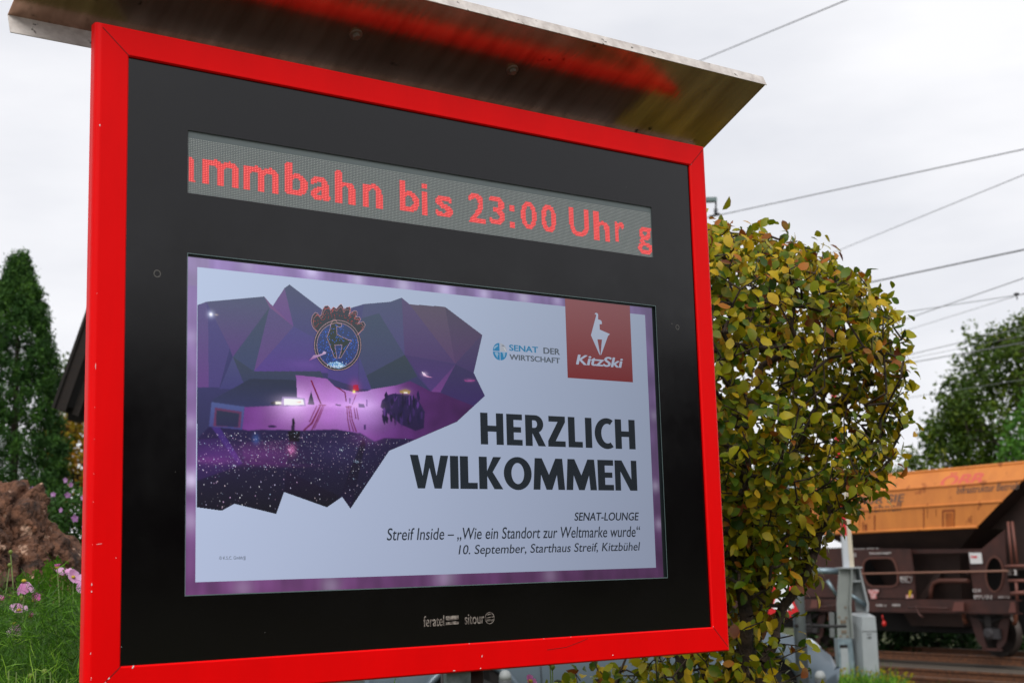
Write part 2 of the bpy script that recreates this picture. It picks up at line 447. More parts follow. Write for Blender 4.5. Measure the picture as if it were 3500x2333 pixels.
# --- frame: four mitred rails with rounded outer edge
UL, UR, VT, VB = -.8185, .5385, -.4675, .6075                      # outer edges of the front face
IL, IR, IT, IB = -.7665, .4935, -.4215, .5603                      # inner edges
m_red = mat('red_paint', '#ec0003', .38, ior=1.22, noise_amt=.10, noise_scale=6, stretch=(1.5, 1.5, .5), bump=.02, bump_scale=300)
m_chip = mat('bare_metal_chip', '#d9dadb', .5)
m_seam = mat('seam_black', '#2a0405', .8)
fr = MB()
D1, RR = .024, .011                                                # depth and edge radius
prof = [(0.0, -.0, .030), (0.0, 0.0, .0035), (.0035, 0, 0)]        # inner return, then face
def ring(ins, w):                                                  # rectangle loop moved outwards by ins from the inner edge (0) to the outer (1)
    return None
def loop(off_u0, off_u1, off_v0, off_v1, w): return [B(off_u0, off_v0, w), B(off_u1, off_v0, w), B(off_u1, off_v1, w), B(off_u0, off_v1, w)]
loops = [loop(IL, IR, IT, IB, .022), loop(IL, IR, IT, IB, .0025), loop(IL - .0025, IR + .0025, IT - .0025, IB + .0025, 0)]
for k in range(0, 7):
    a = k / 6 * math.pi / 2; e = RR * math.sin(a) - RR; dd = RR * (1 - math.cos(a))
    loops.append(loop(UL - e - RR * .35, UR + e + RR * .35, VT - e * .35 - RR * .35, VB + e * .35 + RR * .35, dd))
e2 = RR * .35
loops += [loop(UL - e2, UR + e2, VT - e2, VB + e2, D1), loop(UL + .03, UR - .03, VT + .03, VB - .03, D1)]
for a, c in zip(loops[:-1], loops[1:]):
    b0 = len(fr.v); fr.v += a + c
    for k in range(4): fr.face((b0 + k, b0 + (k + 1) % 4, b0 + 4 + (k + 1) % 4, b0 + 4 + k), 0)
frame = obj('frame', fr, m_red, board)
# mitre joints and chipped paint
ms_ = None
def strip(p, q, wd, w, m=0):
    p, q = np.array(p), np.array(q); d = q - p; nrm = np.array([-d[1], d[0]]) / np.linalg.norm(d) * wd / 2
    ms_ = MB(); ms_.poly([B(*(p + nrm), w), B(*(q + nrm), w), B(*(q - nrm), w), B(*(p - nrm), w)], m); obj('seam', ms_, m_seam, frame)
for (a, c) in (((UL, VT), (IL, IT)), ((UR, VT), (IR, IT)), ((UR, VB), (IR, IB)), ((UL, VB), (IL, IB))):
    a = np.array(a); c = np.array(c); strip(a + (c - a) * .12, c, .0011, -.0004, 0)
crng = random.Random(3)
def chip(u, v, a, b_, ang=0, w=-.0007):
    n_ = 8; pts_ = []
    for k in range(n_):
        t_ = 2 * math.pi * k / n_; r_ = crng.uniform(.6, 1.15); x_, y_ = a * r_ * math.cos(t_), b_ * r_ * math.sin(t_)
        pts_.append(B(u + x_ * math.cos(ang) - y_ * math.sin(ang), v + x_ * math.sin(ang) + y_ * math.cos(ang), w))
    q_ = MB(); q_.poly(pts_); obj('paint_chip', q_, m_chip, frame)
for px_, py_, a, b_, an in ((454, 2277, .0042, .0022, -.9), (372, 2316, .0036, .0012, -.8), (359, 2331, .002, .0009, -.8), (1647, 2240, .0035, .0009, -1.3), (1642, 2282, .002, .0016, 0), (1551, 2290, .0045, .0012, 0),
                            (2094, 2237, .0016, .0014, 0), (1603, 2198, .0018, .0007, 0), (1858, 2181, .0012, .0008, 0), (1950, 2175, .0012, .0008, 0), (2437, 2140, .0014, .0008, 0), (2362, 562, .0014, .0006, 0),
                            (311, 2315, .0012, .001, 0), (310, 2322, .0007, .0007, 0), (311, 1996, .0012, .0035, 0), (312, 2020, .0014, .0022, 0), (414, 2209, .001, .0008, 0), (396, 1905, .001, .0008, 0), (308, 2232, .0008, .0028, .3),
                            (322, 1250, .0006, .009, 0), (326, 1002, .0008, .0006, 0), (318, 1390, .0006, .0007, 0), (316, 1500, .0006, .0009, 0), (315, 1618, .0007, .0007, 0), (313, 1714, .0008, .0008, 0), (334, 428, .0012, .0028, 0), (309, 1860, .0006, .0007, 0), (338, 1858, .008, .0004, -.15)):
    u, v = P(px_, py_, 0); u = max(u, UL + .004); chip(u, v, a * .72, b_ * .72, an)
for a, c in ((P(1870, 2219, 0), P(1935, 2210, 0)), (P(1935, 2210, 0), P(1990, 2189, 0)), (P(1990, 2189, 0), P(2008, 2180, 0))): strip(a, c, .0007, -.0005, 0)

# --- dark printed glass with the two windows left clear
def rect_(p): return [(p[0], p[1]), (p[2], p[1]), (p[2], p[3]), (p[0], p[3])]
LCD = (-.6602, -.1033, .3797, .4576); LED = (-.6602, -.3146, .3800, -.2060)
m_glass = mat('black_printed_glass', (.0014, .0008, .0012), .15, ior=1.485)
_n = m_glass.node_tree; _t = _n.nodes.new('ShaderNodeTexCoord'); _z = _n.nodes.new('ShaderNodeTexNoise'); _z.inputs['Scale'].default_value = 5; _z.inputs['Detail'].default_value = 8; _z.inputs['Roughness'].default_value = .7; _m = _n.nodes.new('ShaderNodeMapRange'); _m.inputs[1].default_value = .35; _m.inputs[2].default_value = .7; _m.inputs[3].default_value = .11; _m.inputs[4].default_value = .22
_n.links.new(_t.outputs['Object'], _z.inputs['Vector']); _n.links.new(_z.outputs['Fac'], _m.inputs['Value']); _n.links.new(_m.outputs[0], _n.nodes['Principled BSDF'].inputs['Roughness'])
gp = MB()
gp.plate([rect_((IL - .004, IT - .004, IR + .004, IB + .004)), rect_(LCD), rect_(LED)], lambda x, y, z: B(x, y, .006 + z), .0001)
glass = obj('glass_panel', gp, m_glass, board)
m_edge = mat('bright_print_edge', '#5a6c6e', .4)
ge = MB(); wd = .0013
for (u0, v0, u1, v1) in (LCD,):
    for q in ((u0, v0, u1, v0 + wd), (u0, v1 - wd * 1.2, u1, v1), (u0, v0 + wd, u0 + wd, v1 - wd * 1.2), (u1 - wd, v0 + wd, u1, v1 - wd * 1.2)):
        ge.poly([B(q[0], q[1], .0058), B(q[2], q[1], .0058), B(q[2], q[3], .0058), B(q[0], q[3], .0058)])
obj('window_edge', ge, m_edge, glass)
m_scuff = mat('scuff', '#55524f', .5)
# small fixing points and scuffs on the glass
for px_, py_, rr in ((2315, 1118, .0055), (537, 935, .0065), (2296, 1106, .0014), (849, 157, .0009), (446, 206, .0008), (905, 2160, .0008), (1665, 2118, .0006), (2140, 640, .0007), (1412, 551, .0005), (599, 1612, .0007)):
    u, v = P(px_, py_, .006); sp = MB()
    if rr > .004:
        for k in range(16):
            a0, a1 = 2 * math.pi * k / 16, 2 * math.pi * (k + 1) / 16
            sp.poly([B(u + rr * math.cos(a0), v + rr * math.sin(a0), .0056), B(u + rr * math.cos(a1), v + rr * math.sin(a1), .0056), B(u + rr * .72 * math.cos(a1), v + rr * .72 * math.sin(a1), .0056), B(u + rr * .72 * math.cos(a0), v + rr * .72 * math.sin(a0), .0056)])
    else: sp.poly([B(u + rr * math.cos(a), v + rr * math.sin(a), .0056) for a in [k * 1.047 for k in range(6)]])
    obj('glass_mark', sp, m_scuff, glass)



# --- chrome lettering on the glass below the screen
m_chrome = mat('worn_chrome', '#b5aaa2', .3, metal=.35, dark='#4d433f', noise_scale=160)
lg = MB(); T0 = lambda x, y, z: B(x, y, .0052 - z)
def ptext(mb, text, tl, br, T, w, m=0, c=None, shear=0, bold=0, step=2e-5):
    (u0, v0), (u1, v1) = P(*tl, w), P(*br, w); add_text(mb, text_fit(text, u0, u1, v1, v0, shear, bold), T, m, c, step)
def pbox(tl, br, w): a, b_ = P(*tl, w), P(*br, w); return a[0], a[1], b_[0], b_[1]
ptext(lg, 'feratel', (1447, 2104), (1519, 2137), T0, .005, bold=.018)
ptext(lg, 'sitour', (1588, 2098), (1656, 2129), T0, .005, bold=.018)
for q in ([(1524, 2104), (1568, 2101), (1568, 2115), (1524, 2117)], [(1524, 2117), (1530, 2117), (1568, 2122.5), (1562, 2123.5)], [(1524, 2125), (1568, 2122.5), (1568, 2131), (1524, 2134.5)]):
    lg.poly([T0(*P(*p, .005), 0) for p in q])
cu, cv = P(1674, 2110.5, .005)
for k in range(28):
    a0, a1 = 2 * math.pi * k / 28, 2 * math.pi * (k + 1) / 28
    for r0, r1 in ((.0108, .0094),):
        lg.poly([T0(cu + r0 * math.cos(a0), cv + r0 * math.sin(a0), 0), T0(cu + r0 * math.cos(a1), cv + r0 * math.sin(a1), 0), T0(cu + r1 * math.cos(a1), cv + r1 * math.sin(a1), 0), T0(cu + r1 * math.cos(a0), cv + r1 * math.sin(a0), 0)])
lg.poly([T0(cu + x, cv + y, 0) for x, y in ((-.0092, -.0012), (.0092, -.0030), (.0090, -.0012), (-.009, .0004))])
lg.poly([T0(cu + x, cv + y, 0) for x, y in ((-.0065, -.0052), (-.002, -.0078), (.003, -.0074), (.0065, -.005), (.002, -.006), (-.003, -.0056))])
add_text(lg, text_fit('sitour', cu - .0082, cu + .0082, cv + .0058, cv + .0008, bold=.03), T0)
obj('lettering', lg, m_chrome, glass)

# --- running text strip: a matrix of 343 x 32 diodes
m_ledback = mat('diode_carrier', '#5c6567', .5)
lb = MB(); lb.poly([B(LED[0] - .01, LED[1] - .01, .0085), B(LED[2] + .01, LED[1] - .01, .0085), B(LED[2] + .01, LED[3] + .01, .0085), B(LED[0] - .01, LED[3] + .01, .0085)])
led = obj('text_display', lb, m_ledback, board)
PITCH = .00303; V0 = -.3008; U0 = -.6590
tris = []
def led_text(text, tl, br, bold=.0):
    (u0, v0), (u1, v1) = P(*tl), P(*br)
    for v, f in text_fit(text, u0, u1, v1, v0, 0, bold):
        for q in f:
            for k in range(1, len(q) - 1): tris.append((v[q[0]], v[q[k]], v[q[k + 1]]))
def zp(ox, oy, sc): return lambda x, y: (ox + x / sc, oy + y / sc)
zA, zB, zC_ = zp(640, 420, 4.127), zp(1180, 520, 4.202), zp(1700, 600, 4.202)
def led_seg(text, z, x0, ytop, x1, ybot, bold=.022): led_text(text, z(x0, ytop), z(x1, ybot), bold)
led_seg('mm', zA, 217, 485, 1310, 1008); led_seg('b', zA, 1393, 545, 1715, 1045); led_seg('a', zA, 1758, 735, 2045, 1108); led_seg('h', zA, 2100, 657, 2384, 1160)
led_seg('n', zB, 258, 430, 547, 815); led_seg('b', zB, 785, 398, 1080, 875); led_seg('s', zB, 1305, 605, 1565, 948); led_seg('2', zB, 1775, 570, 2032, 1030); led_seg('3', zB, 2070, 615, 2312, 1052)
led_seg('0', zC_, 347, 350, 582, 783); led_seg('0', zC_, 637, 400, 866, 825); led_seg('U', zC_, 1045, 448, 1335, 890); led_seg('h', zC_, 1390, 503, 1632, 948); led_seg('r', zC_, 1698, 655, 1845, 968); led_seg('g', zC_, 2025, 715, 2250, 1142)
def led_rect(z, pts_):
    q = [np.array(P(*z(*p))) for p in pts_]; tris.append((q[0], q[1], q[2])); tris.append((q[0], q[2], q[3]))
led_rect(zB, ((1115, 450), (1195, 460), (1195, 525), (1115, 515))); led_rect(zB, ((1115, 565), (1195, 575), (1200, 910), (1122, 898)))
led_rect(zC_, ((190, 420), (258, 428), (258, 515), (195, 507))); led_rect(zC_, ((192, 660), (262, 668), (262, 752), (198, 745)))
led_rect(zA, ((26, 475), (75, 490), (105, 520), (26, 520))); led_rect(zA, ((26, 515), (105, 520), (105, 830), (45, 825))); led_rect(zA, ((45, 790), (120, 800), (124, 838), (45, 830)))
tr_ = np.array([[np.array(p) for p in t] for t in tris])
NU, NV = 343, 32
uu = U0 + np.arange(NU) * PITCH; vv = V0 + np.arange(NV) * PITCH
lit = np.zeros((NV, NU), bool)
for a, b_, c in tr_:
    lo, hi = np.minimum(np.minimum(a, b_), c), np.maximum(np.maximum(a, b_), c)
    i0, i1 = np.searchsorted(uu, lo[0]), np.searchsorted(uu, hi[0]); j0, j1 = np.searchsorted(vv, lo[1]), np.searchsorted(vv, hi[1])
    if i1 <= i0 or j1 <= j0: continue
    X_, Y_ = np.meshgrid(uu[i0:i1], vv[j0:j1])
    s1 = (b_[0] - a[0]) * (Y_ - a[1]) - (b_[1] - a[1]) * (X_ - a[0]); s2 = (c[0] - b_[0]) * (Y_ - b_[1]) - (c[1] - b_[1]) * (X_ - b_[0]); s3 = (a[0] - c[0]) * (Y_ - c[1]) - (a[1] - c[1]) * (X_ - c[0])
    lit[j0:j1, i0:i1] |= ((s1 >= 0) & (s2 >= 0) & (s3 >= 0)) | ((s1 <= 0) & (s2 <= 0) & (s3 <= 0))
def dots(mask, r, w):
    j, i = np.nonzero(mask); u = uu[i]; v = vv[j]; ang = np.arange(6) * math.pi / 3
    Vd = np.stack([np.stack([u + r * math.cos(a) - UC, np.full(len(u), w), HB - (v + r * math.sin(a))], 1) for a in ang], 1).reshape(-1, 3)
    return Vd, np.arange(len(Vd)).reshape(-1, 6)
m_dot = mat('diode_off', '#c4c6c3', .5)
Vd, Fd = dots(~lit, .00076, .0082); np_obj('diodes', Vd, Fd, m_dot, led, smooth=False)
def emit(name, c, s_):
    m = bpy.data.materials.new(name); m.use_nodes = True; p = m.node_tree.nodes['Principled BSDF']; p.inputs['Base Color'].default_value = (.05, .02, .02, 1)
    p.inputs['Emission Color'].default_value = (*lin(c), 1); p.inputs['Emission Strength'].default_value = s_; return m
m_litcell, m_lit = emit('diode_glow', '#f8202a', .62), emit('diode_lit', '#ff8480', 1.5)
j, i = np.nonzero(lit); hp = PITCH / 2
Vc = np.stack([np.stack([uu[i] + a * hp - UC, np.full(len(i), .0083), HB - (vv[j] + c * hp)], 1) for a, c in ((-1, -1), (1, -1), (1, 1), (-1, 1))], 1).reshape(-1, 3)
np_obj('lit_cells', Vc, np.arange(len(Vc)).reshape(-1, 4), m_litcell, led, smooth=False)
Vd, Fd = dots(lit, .00078, .0081); np_obj('lit_diodes', Vd, Fd, m_lit, led, smooth=False)

# --- lit screen: every patch of the advert carries its own display colour
m_lcd = display_mat('lit_display', 1.4)
WS = .0102
def TS(layer): return lambda x, y, z: B(x, y, WS - layer * .0002 - z)
def Q(px, py): return P(px, py, WS)
sc_ = MB()
sx0, sx1 = LCD[0] - .004, Q(2247, 1500)[0]
sy0, sy1 = LCD[1] + .0055, LCD[3] + .004
bz = MB(); bz.poly([B(LCD[0] - .01, LCD[1] - .01, .0108), B(LCD[2] + .01, LCD[1] - .01, .0108), B(LCD[2] + .01, LCD[3] + .01, .0108), B(LCD[0] - .01, LCD[3] + .01, .0108)])
screen = obj('screen', bz, mat('screen_bezel', '#1d2326', .3), board)
# purple light-show border, a fine grid of colours with flares
wx0, wy0 = Q(674.4, 912.4); wx1, wy1 = Q(2242.2, 1938.5); wx0b = Q(668.3, 1988.4)
flares = [(Q(x, y), r_, s_) for x, y, r_, s_ in ((1065, 925, .016, .95), (1222, 955, .016, .8), (1378, 975, .018, .8), (1518, 990, .018, .9), (1655, 1003, .014, .8), (1790, 1017, .016, .9), (1905, 1027, .012, .5), (845, 905, .018, .35),
          (653, 1640, .016, 1.0), (650, 1780, .02, .4), (652, 1445, .012, .35), (655, 1150, .015, .25), (1520, 1970, .026, .45), (1880, 1965, .02, .3), (1130, 2000, .02, .35), (830, 2010, .02, .25), (2240, 1660, .012, .7), (2252, 1790, .012, .6), (2236, 1420, .012, .4))]
def border_col(u, v):
    t = (v - sy0) / (sy1 - sy0); s_ = (u - sx0) / (sx1 - sx0)
    top, bot = np.array(lin('#8d78ad')), np.array(lin('#643868'))
    c = top * (1 - t) + bot * t
    c = c * (1.05 - .25 * s_ * (1 if t > .9 else .6)) * (1 + .35 * noise.noise(Vector((u * 26, v * 26, 4))))
    c = c * (1 + .18 * noise.noise(Vector((u * 90, v * 12, 9))))
    if s_ > .985 and t > .5: c = c * (1 - .3 * (t - .5))
    if u < -.62 and v < -.05: c = c * .8 + .06
    for (fu, fv), r_, k in flares:
        d2 = ((u - fu) / r_) ** 2 + ((v - fv) / r_) ** 2
        if d2 < 9: c = c + np.array((.36, .36, .44)) * k * math.exp(-d2 * 1.3)
        if .8 < d2 < 2.2: c = c * (1 + .10 * k)
    return tuple(c)
def grid(u0, v0, u1, v1, nu, nv, f, layer):
    T = TS(layer); b0 = len(sc_.v); cs = {}
    for jj in range(nv + 1):
        for ii in range(nu + 1):
            u = u0 + (u1 - u0) * ii / nu; v = v0 + (v1 - v0) * jj / nv; sc_.v.append(tuple(T(u, v, 0))); cs[ii, jj] = f(u, v)
    for jj in range(nv):
        for ii in range(nu):
            a = b0 + jj * (nu + 1) + ii
            sc_.face((a, a + 1, a + nu + 2, a + nu + 1), 0, [cs[ii, jj], cs[ii + 1, jj], cs[ii + 1, jj + 1], cs[ii, jj + 1]])
grid(sx0, sy0, sx1, wy0, 260, 8, border_col, 0); grid(sx0, wy1, sx1, sy1, 260, 8, border_col, 0)
grid(sx0, wy0, wx0, wy1, 8, 120, border_col, 0); grid(wx1, wy0, sx1, wy1, 8, 120, border_col, 0)
# pale ground of the advert
tl_, br_ = np.array(lin('#b3c1dc')), np.array(lin('#a9b4cf'))
def ground_col(u, v):
    t = (v - wy0) / (wy1 - wy0); return tuple((tl_ * (1 - t) + br_ * t) * (1 + .012 * noise.noise(Vector((u * 7, v * 7, 1)))))
grid(wx0, wy0, wx1, wy1, 24, 14, ground_col, 0)
# faceted mountain and night race picture
zk = zp(1920, 1000, 4.9)
za, zb, zc = zp(640, 900, 3.7333), zp(1120, 900, 3.2), zp(640, 1300, 3.2667)
FAC = []                                                           # painted into the picture raster, lowest layer first
def facet(z, pts_, c0, c1=None, layer=1, axis=1):
    T = TS(layer); q = [Q(*z(*p)) for p in pts_]
    if layer < 9 and z is not zk: FAC.append((layer, q, np.array(lin(c0)), np.array(lin(c1 or c0)))); return
    c0 = np.array(lin(c0)); c1 = c0 if c1 is None else np.array(lin(c1))
    vals = [p[axis] for p in q]; a, b_ = min(vals), max(vals)
    tr = tessellate_polygon([[Vector((p[0], p[1], 0)) for p in q]])
    b0 = len(sc_.v); sc_.v += [tuple(T(p[0], p[1], 0)) for p in q]
    cc = [tuple(c0 + (c1 - c0) * ((p[axis] - a) / (b_ - a + 1e-9))) for p in q]
    for t in tr: sc_.face([b0 + i_ for i_ in t], 0, [cc[i_] for i_ in t])
I_ = lambda x, y: (x, y)
# whole silhouette first
SIL = [(674.8, 1042), (705.6, 1031), (902.5, 1013.3), (931.4, 1046), (972.2, 984.4), (989, 972.3), (1099.4, 1056.7), (1196.6, 1053), (1243.4, 1039), (1334, 1031.3), (1372.5, 1017.2), (1399, 1039.7), (1520.6, 1048.4), (1648, 1144.7), (1618.4, 1273.4), (1656.9, 1352.2),
       (1560.8, 1440.7), (1329.8, 1539.8), (1197.2, 1737.3), (1169, 1697), (1116.9, 1732.6), (970.2, 1680.4), (943.5, 1755.4), (800.9, 1720.6), (757.3, 1744), (671.8, 1732.6)]
facet(I_, SIL, '#454579', '#1a1830')
fa = lambda pts_, c0, c1=None, l=2, ax=1: facet(za, pts_, c0, c1, l, ax)
fa([(130, 530), (245, 490), (265, 740), (272, 1580), (123, 1580)], '#55507c', '#5f3f7c')
fa([(245, 490), (540, 1080), (410, 1580), (272, 1580), (265, 740)], '#4a4878', '#473e74')
fa([(245, 490), (980, 423), (1048, 560), (580, 1190), (540, 1080)], '#4e5670', '#573f78')
fa([(980, 423), (1088, 545), (1355, 805), (1048, 560)], '#745a80', '#6d4a84')
fa([(1088, 545), (1240, 315), (1355, 805)], '#6a5684', '#664a86')
fa([(1240, 315), (1303, 270), (1730, 596), (1900, 600), (1900, 1100), (1355, 805)], '#4c536f', '#48457a')
fa([(1048, 560), (580, 1190), (850, 1375)], '#3f4c60', '#3d4668')
fa([(1048, 560), (1355, 805), (850, 1375)], '#55507a', '#5f447e')
fa([(1355, 805), (1900, 1100), (1900, 1400), (850, 1375)], '#4c4a80', '#553f86')
fa([(580, 1190), (850, 1375), (1700, 1375), (1800, 1600), (750, 1600)], '#3a4454', '#343a5c')
fa([(580, 1190), (750, 1600), (410, 1600)], '#464a72', '#3e3c70')
fb = lambda pts_, c0, c1=None, l=2, ax=1: facet(zb, pts_, c0, c1, l, ax)
fb([(245, 490), (395, 445), (370, 600), (330, 1000), (340, 1360), (0, 1250), (0, 500)], '#4a4e78', '#4c3d82')
fb([(395, 445), (685, 420), (808, 375), (840, 1000), (560, 545), (370, 600)], '#4e5776', '#4f4a7c')
fb([(560, 545), (840, 1000), (420, 1225), (335, 1000), (370, 600)], '#415066', '#44476e')
fb([(808, 375), (893, 447), (1395, 1100), (840, 1000)], '#5a5076', '#503d70')
fb([(893, 447), (1282, 475), (1395, 1100)], '#5e5468', '#5c4270')
fb([(1282, 475), (1690, 783), (1640, 830), (1395, 1100)], '#504a60', '#563e6c')
fb([(1690, 783), (1595, 1195), (1395, 1105), (1640, 830)], '#4d4468', '#46386a')
fb([(840, 1000), (1395, 1105), (1130, 1400)], '#483a6c', '#51397a')
fb([(840, 1000), (420, 1225), (480, 1380), (750, 1335), (980, 1235)], '#37444f', '#353e58')
fb([(340, 1000), (420, 1225), (480, 1380), (340, 1370)], '#464a7a', '#4c3f80')
fb([(840, 1000), (1130, 1400), (980, 1235)], '#3d3e64', '#4a3876')
fb([(1395, 1105), (1595, 1195), (1718, 1447), (1600, 1560), (1230, 1410)], '#3c3660', '#3c2a66')
fb([(1395, 1105), (1230, 1410), (1130, 1400)], '#5c3f78', '#74408a')
# floodlit slope: fine grid clipped to its outline
SLOPE = [zc(*p) for p in ((610, 560), (640, 297), (1080, 276), (1230, 270), (1215, -30), (1205, -62), (1420, -40), (1560, -20), (1650, 70), (1760, 105), (1870, 130), (2010, 118))] + [zb(*p) for p in ((480, 1375), (750, 1332), (900, 1285), (1130, 1400), (1230, 1412), (1600, 1560))] + [(1560.8, 1440.7), (1329.8, 1539.8), (1275, 1505), (1230, 1478)] + [zc(*p) for p in ((1900, 585), (1800, 565), (1300, 558), (860, 545))]
SQ = [Q(*p) for p in SLOPE]
lights = [(Q(*zc(1180, 250)), .035, (.42, .30, .48)), (Q(*zc(1560, 215)), .055, (.26, .13, .30)), (Q(*zc(1960, 270)), .045, (.34, .24, .44)), (Q(*zc(1800, 400)), .06, (.09, .03, .12)), (Q(*zb(640, 1420)), .035, (.20, .08, .24)), (Q(*zc(1250, 400)), .08, (.12, .05, .13))]
def slope_col(u, v):
    c = np.array(lin('#64307c')); t = (v - Q(0, 0)[1])
    c = c * (1 + .25 * noise.noise(Vector((u * 40, v * 40, 2))))
    right = smooth(-.33, -.12, u); c = c * (1 - .5 * right)
    for (fu, fv), r_, k in lights:
        c = c + np.array(k) * math.exp(-(((u - fu) / r_) ** 2 + ((v - fv) / (r_ * .8)) ** 2))
    return tuple(np.minimum(c, .9))
def inside(p, poly):
    x, y = p; r_ = False
    for a, c in zip(poly, poly[1:] + poly[:1]):
        if (a[1] > y) != (c[1] > y) and x < (c[0] - a[0]) * (y - a[1]) / (c[1] - a[1]) + a[0]: r_ = not r_
    return r_
FAC.append((3, SQ, slope_col, None))
fc = lambda pts_, c0, c1=None, l=4, ax=1: facet(zc, pts_, c0, c1, l, ax)
# dark woods and crowd
fc([(640, 297), (1080, 276), (1230, 270), (1215, 0), (1100, -10), (700, -20), (560, 60), (300, 200), (270, 245)], '#2c3346', '#31345a')
CROWD = [(672, 1500)] + [zc(*p) for p in ((240, 515), (620, 545), (700, 560), (860, 545), (900, 560), (1040, 545), (1150, 565), (1300, 556), (1480, 548), (1660, 545), (1800, 566), (1900, 585), (1960, 600), (2060, 690), (2200, 640))] + [(1420, 1499), (1329.8, 1539.8), (1197.2, 1737.3), (1169, 1697), (1116.9, 1732.6), (970.2, 1680.4), (943.5, 1755.4), (800.9, 1720.6), (757.3, 1744), (671.8, 1732.6)]
facet(I_, CROWD, '#241c44', '#100d1c', 4)
fc([(107, 660), (380, 640), (600, 940), (100, 1120)], '#2e1e50', '#2c1c4a', 5); fc([(600, 690), (1130, 660), (1110, 930), (640, 930)], '#33204a', '#3a1c4c', 5)
fc([(1080, 1245), (1100, 1000), (1700, 1290), (1560, 1415)], '#1c1030', '#0c0a14', 5); fc([(270, 520), (360, 520), (620, 930), (560, 930)], '#3c2870', '#3a2262', 6)
fc([(400, 1440), (530, 1320), (540, 1378)], '#3d1e56', None, 5); fc([(1700, 1295), (1960, 640), (1990, 700), (1830, 1420), (1750, 1330)], '#0d0a16', '#191030', 5)
fc([(1120, 560), (1260, 560), (1250, 680), (1140, 680)], '#0e0b16', None, 5)
fc([(100, 1130), (400, 1080), (540, 960), (1000, 990), (1075, 1250), (995, 1485), (530, 1378), (385, 1448), (102, 1415)], '#1d1734', '#0d0b16', 5)
prng = random.Random(11)
CQ = [Q(*p) for p in CROWD]; T7 = TS(7)
def dot(u, v, r_, c, T, k=1.15):
    r_ = r_ * k; sc_.poly([T(u - r_, v, 0), T(u, v - r_, 0), T(u + r_, v, 0), T(u, v + r_, 0)], 0, c)
# big video wall, lit huts, gates and tracks
fc([(270, 240), (637, 292), (612, 548), (240, 512)], '#4a568a', '#3f3f78', 6); fc([(308, 300), (607, 347), (592, 525), (290, 508)], '#5c3458', '#5e3058', 7); fc([(325, 330), (580, 366), (566, 520), (318, 505)], '#2a3048', '#28274a', 8)
fc([(1060, 180), (1310, 195), (1325, 285), (1040, 290)], '#8a7aa8', '#9a7ab0', 5); fc([(1078, 202), (1225, 206), (1290, 212), (1302, 268), (1080, 272)], '#f2f0fa', None, 6); fc([(1195, 235), (1270, 232), (1270, 248), (1195, 250)], '#c08a50', None, 7)
fc([(985, 240), (1045, 238), (1045, 262), (985, 262)], '#d8d4c0', None, 6); fc([(930, 245), (975, 232), (985, 258), (930, 262)], '#14181c', None, 6)
for q in ([(1340, 268), (1382, 135), (1420, 268)], [(1350, 230), (1382, 120), (1410, 225)]): fc(q, '#1c2236', None, 6)
red = '#7d1040'
for q in ([(1372, -5), (1390, -5), (1500, 262), (1482, 262)], [(1468, 266), (1555, 270), (1545, 278), (1460, 278)], [(1440, 282), (1450, 282), (1370, 460), (1356, 460)], [(1478, 278), (1494, 278), (1400, 480), (1310, 556), (1285, 558), (1380, 470)], [(1505, 280), (1514, 280), (1450, 440), (1400, 545), (1380, 553), (1440, 430)], [(1524, 280), (1530, 280), (1480, 410), (1420, 540), (1412, 540), (1470, 405)],
          [(1640, 65), (1700, 85), (1765, 130), (1780, 235), (1768, 238), (1752, 135), (1690, 95)], [(1880, 155), (1888, 155), (1842, 270), (1834, 270)], [(1775, 285), (1784, 285), (1796, 440), (1820, 560), (1808, 560), (1786, 440)], [(1795, 285), (1806, 285), (1822, 440), (1862, 570), (1850, 570), (1812, 440)],
          [(1815, 285), (1824, 285), (1845, 440), (1895, 575), (1880, 573), (1834, 440)], [(1855, 300), (1864, 300), (1888, 430), (1876, 430)], [(1882, 300), (1890, 300), (1915, 440), (1905, 440)], [(1765, 285), (1835, 285), (1838, 294), (1765, 296)]): fc(q, red, '#5c0c34', 5)
fc([(1850, 50), (1905, 45), (1915, 110), (1850, 115)], '#8c1030', '#a01030', 5); fc([(1848, 122), (1864, 110), (1876, 135), (1846, 138)], '#f0d060', None, 6)
fc([(1655, 262), (1715, 268), (1715, 282), (1655, 278)], '#2a1c48', None, 6); fc([(1912, 255), (1970, 262), (1985, 300), (1912, 298)], '#33255a', None, 6)
for y in (200, 215, 230, 245): fc([(1805, y), (1828, y), (1828, y + 6), (1805, y + 6)], '#4a2a66', None, 6)
fc([(1168, 430), (1188, 415), (1202, 470), (1196, 500), (1170, 500)], '#0e1018', None, 6); fc([(1160, 500), (1200, 500), (1196, 560), (1160, 560)], '#2a1a38', None, 6); fc([(895, 505), (950, 495), (1000, 510), (990, 522), (910, 522)], '#241640', None, 6); fc([(1970, 490), (1992, 490), (1992, 548), (1970, 548)], '#3c2560', None, 6)
fb([(575, 1568), (590, 1500), (650, 1440), (720, 1420), (900, 1440), (1000, 1510), (1060, 1620), (1050, 1800), (960, 1830), (800, 1760), (700, 1680)], '#2c2050', '#231640', 5)
for k in range(60):
    x, y = prng.uniform(590, 1020), prng.uniform(1425, 1700); w_ = prng.uniform(6, 26); fb([(x, y), (x + w_, y - prng.uniform(10, 60)), (x + 1.8 * w_, y + 10), (x + w_ * 1.3, y + prng.uniform(30, 110)), (x + .4 * w_, y + 60)], prng.choice(('#1b1438', '#3a2460', '#24174a', '#5a3482', '#1e1640', '#181230')), None, 6)
fb([(785, 1390), (850, 1372), (905, 1392), (895, 1425), (790, 1418)], '#6a5438', '#a88a50', 7); fb([(830, 1405), (872, 1405), (870, 1420), (832, 1420)], '#f0e8d8', None, 8)
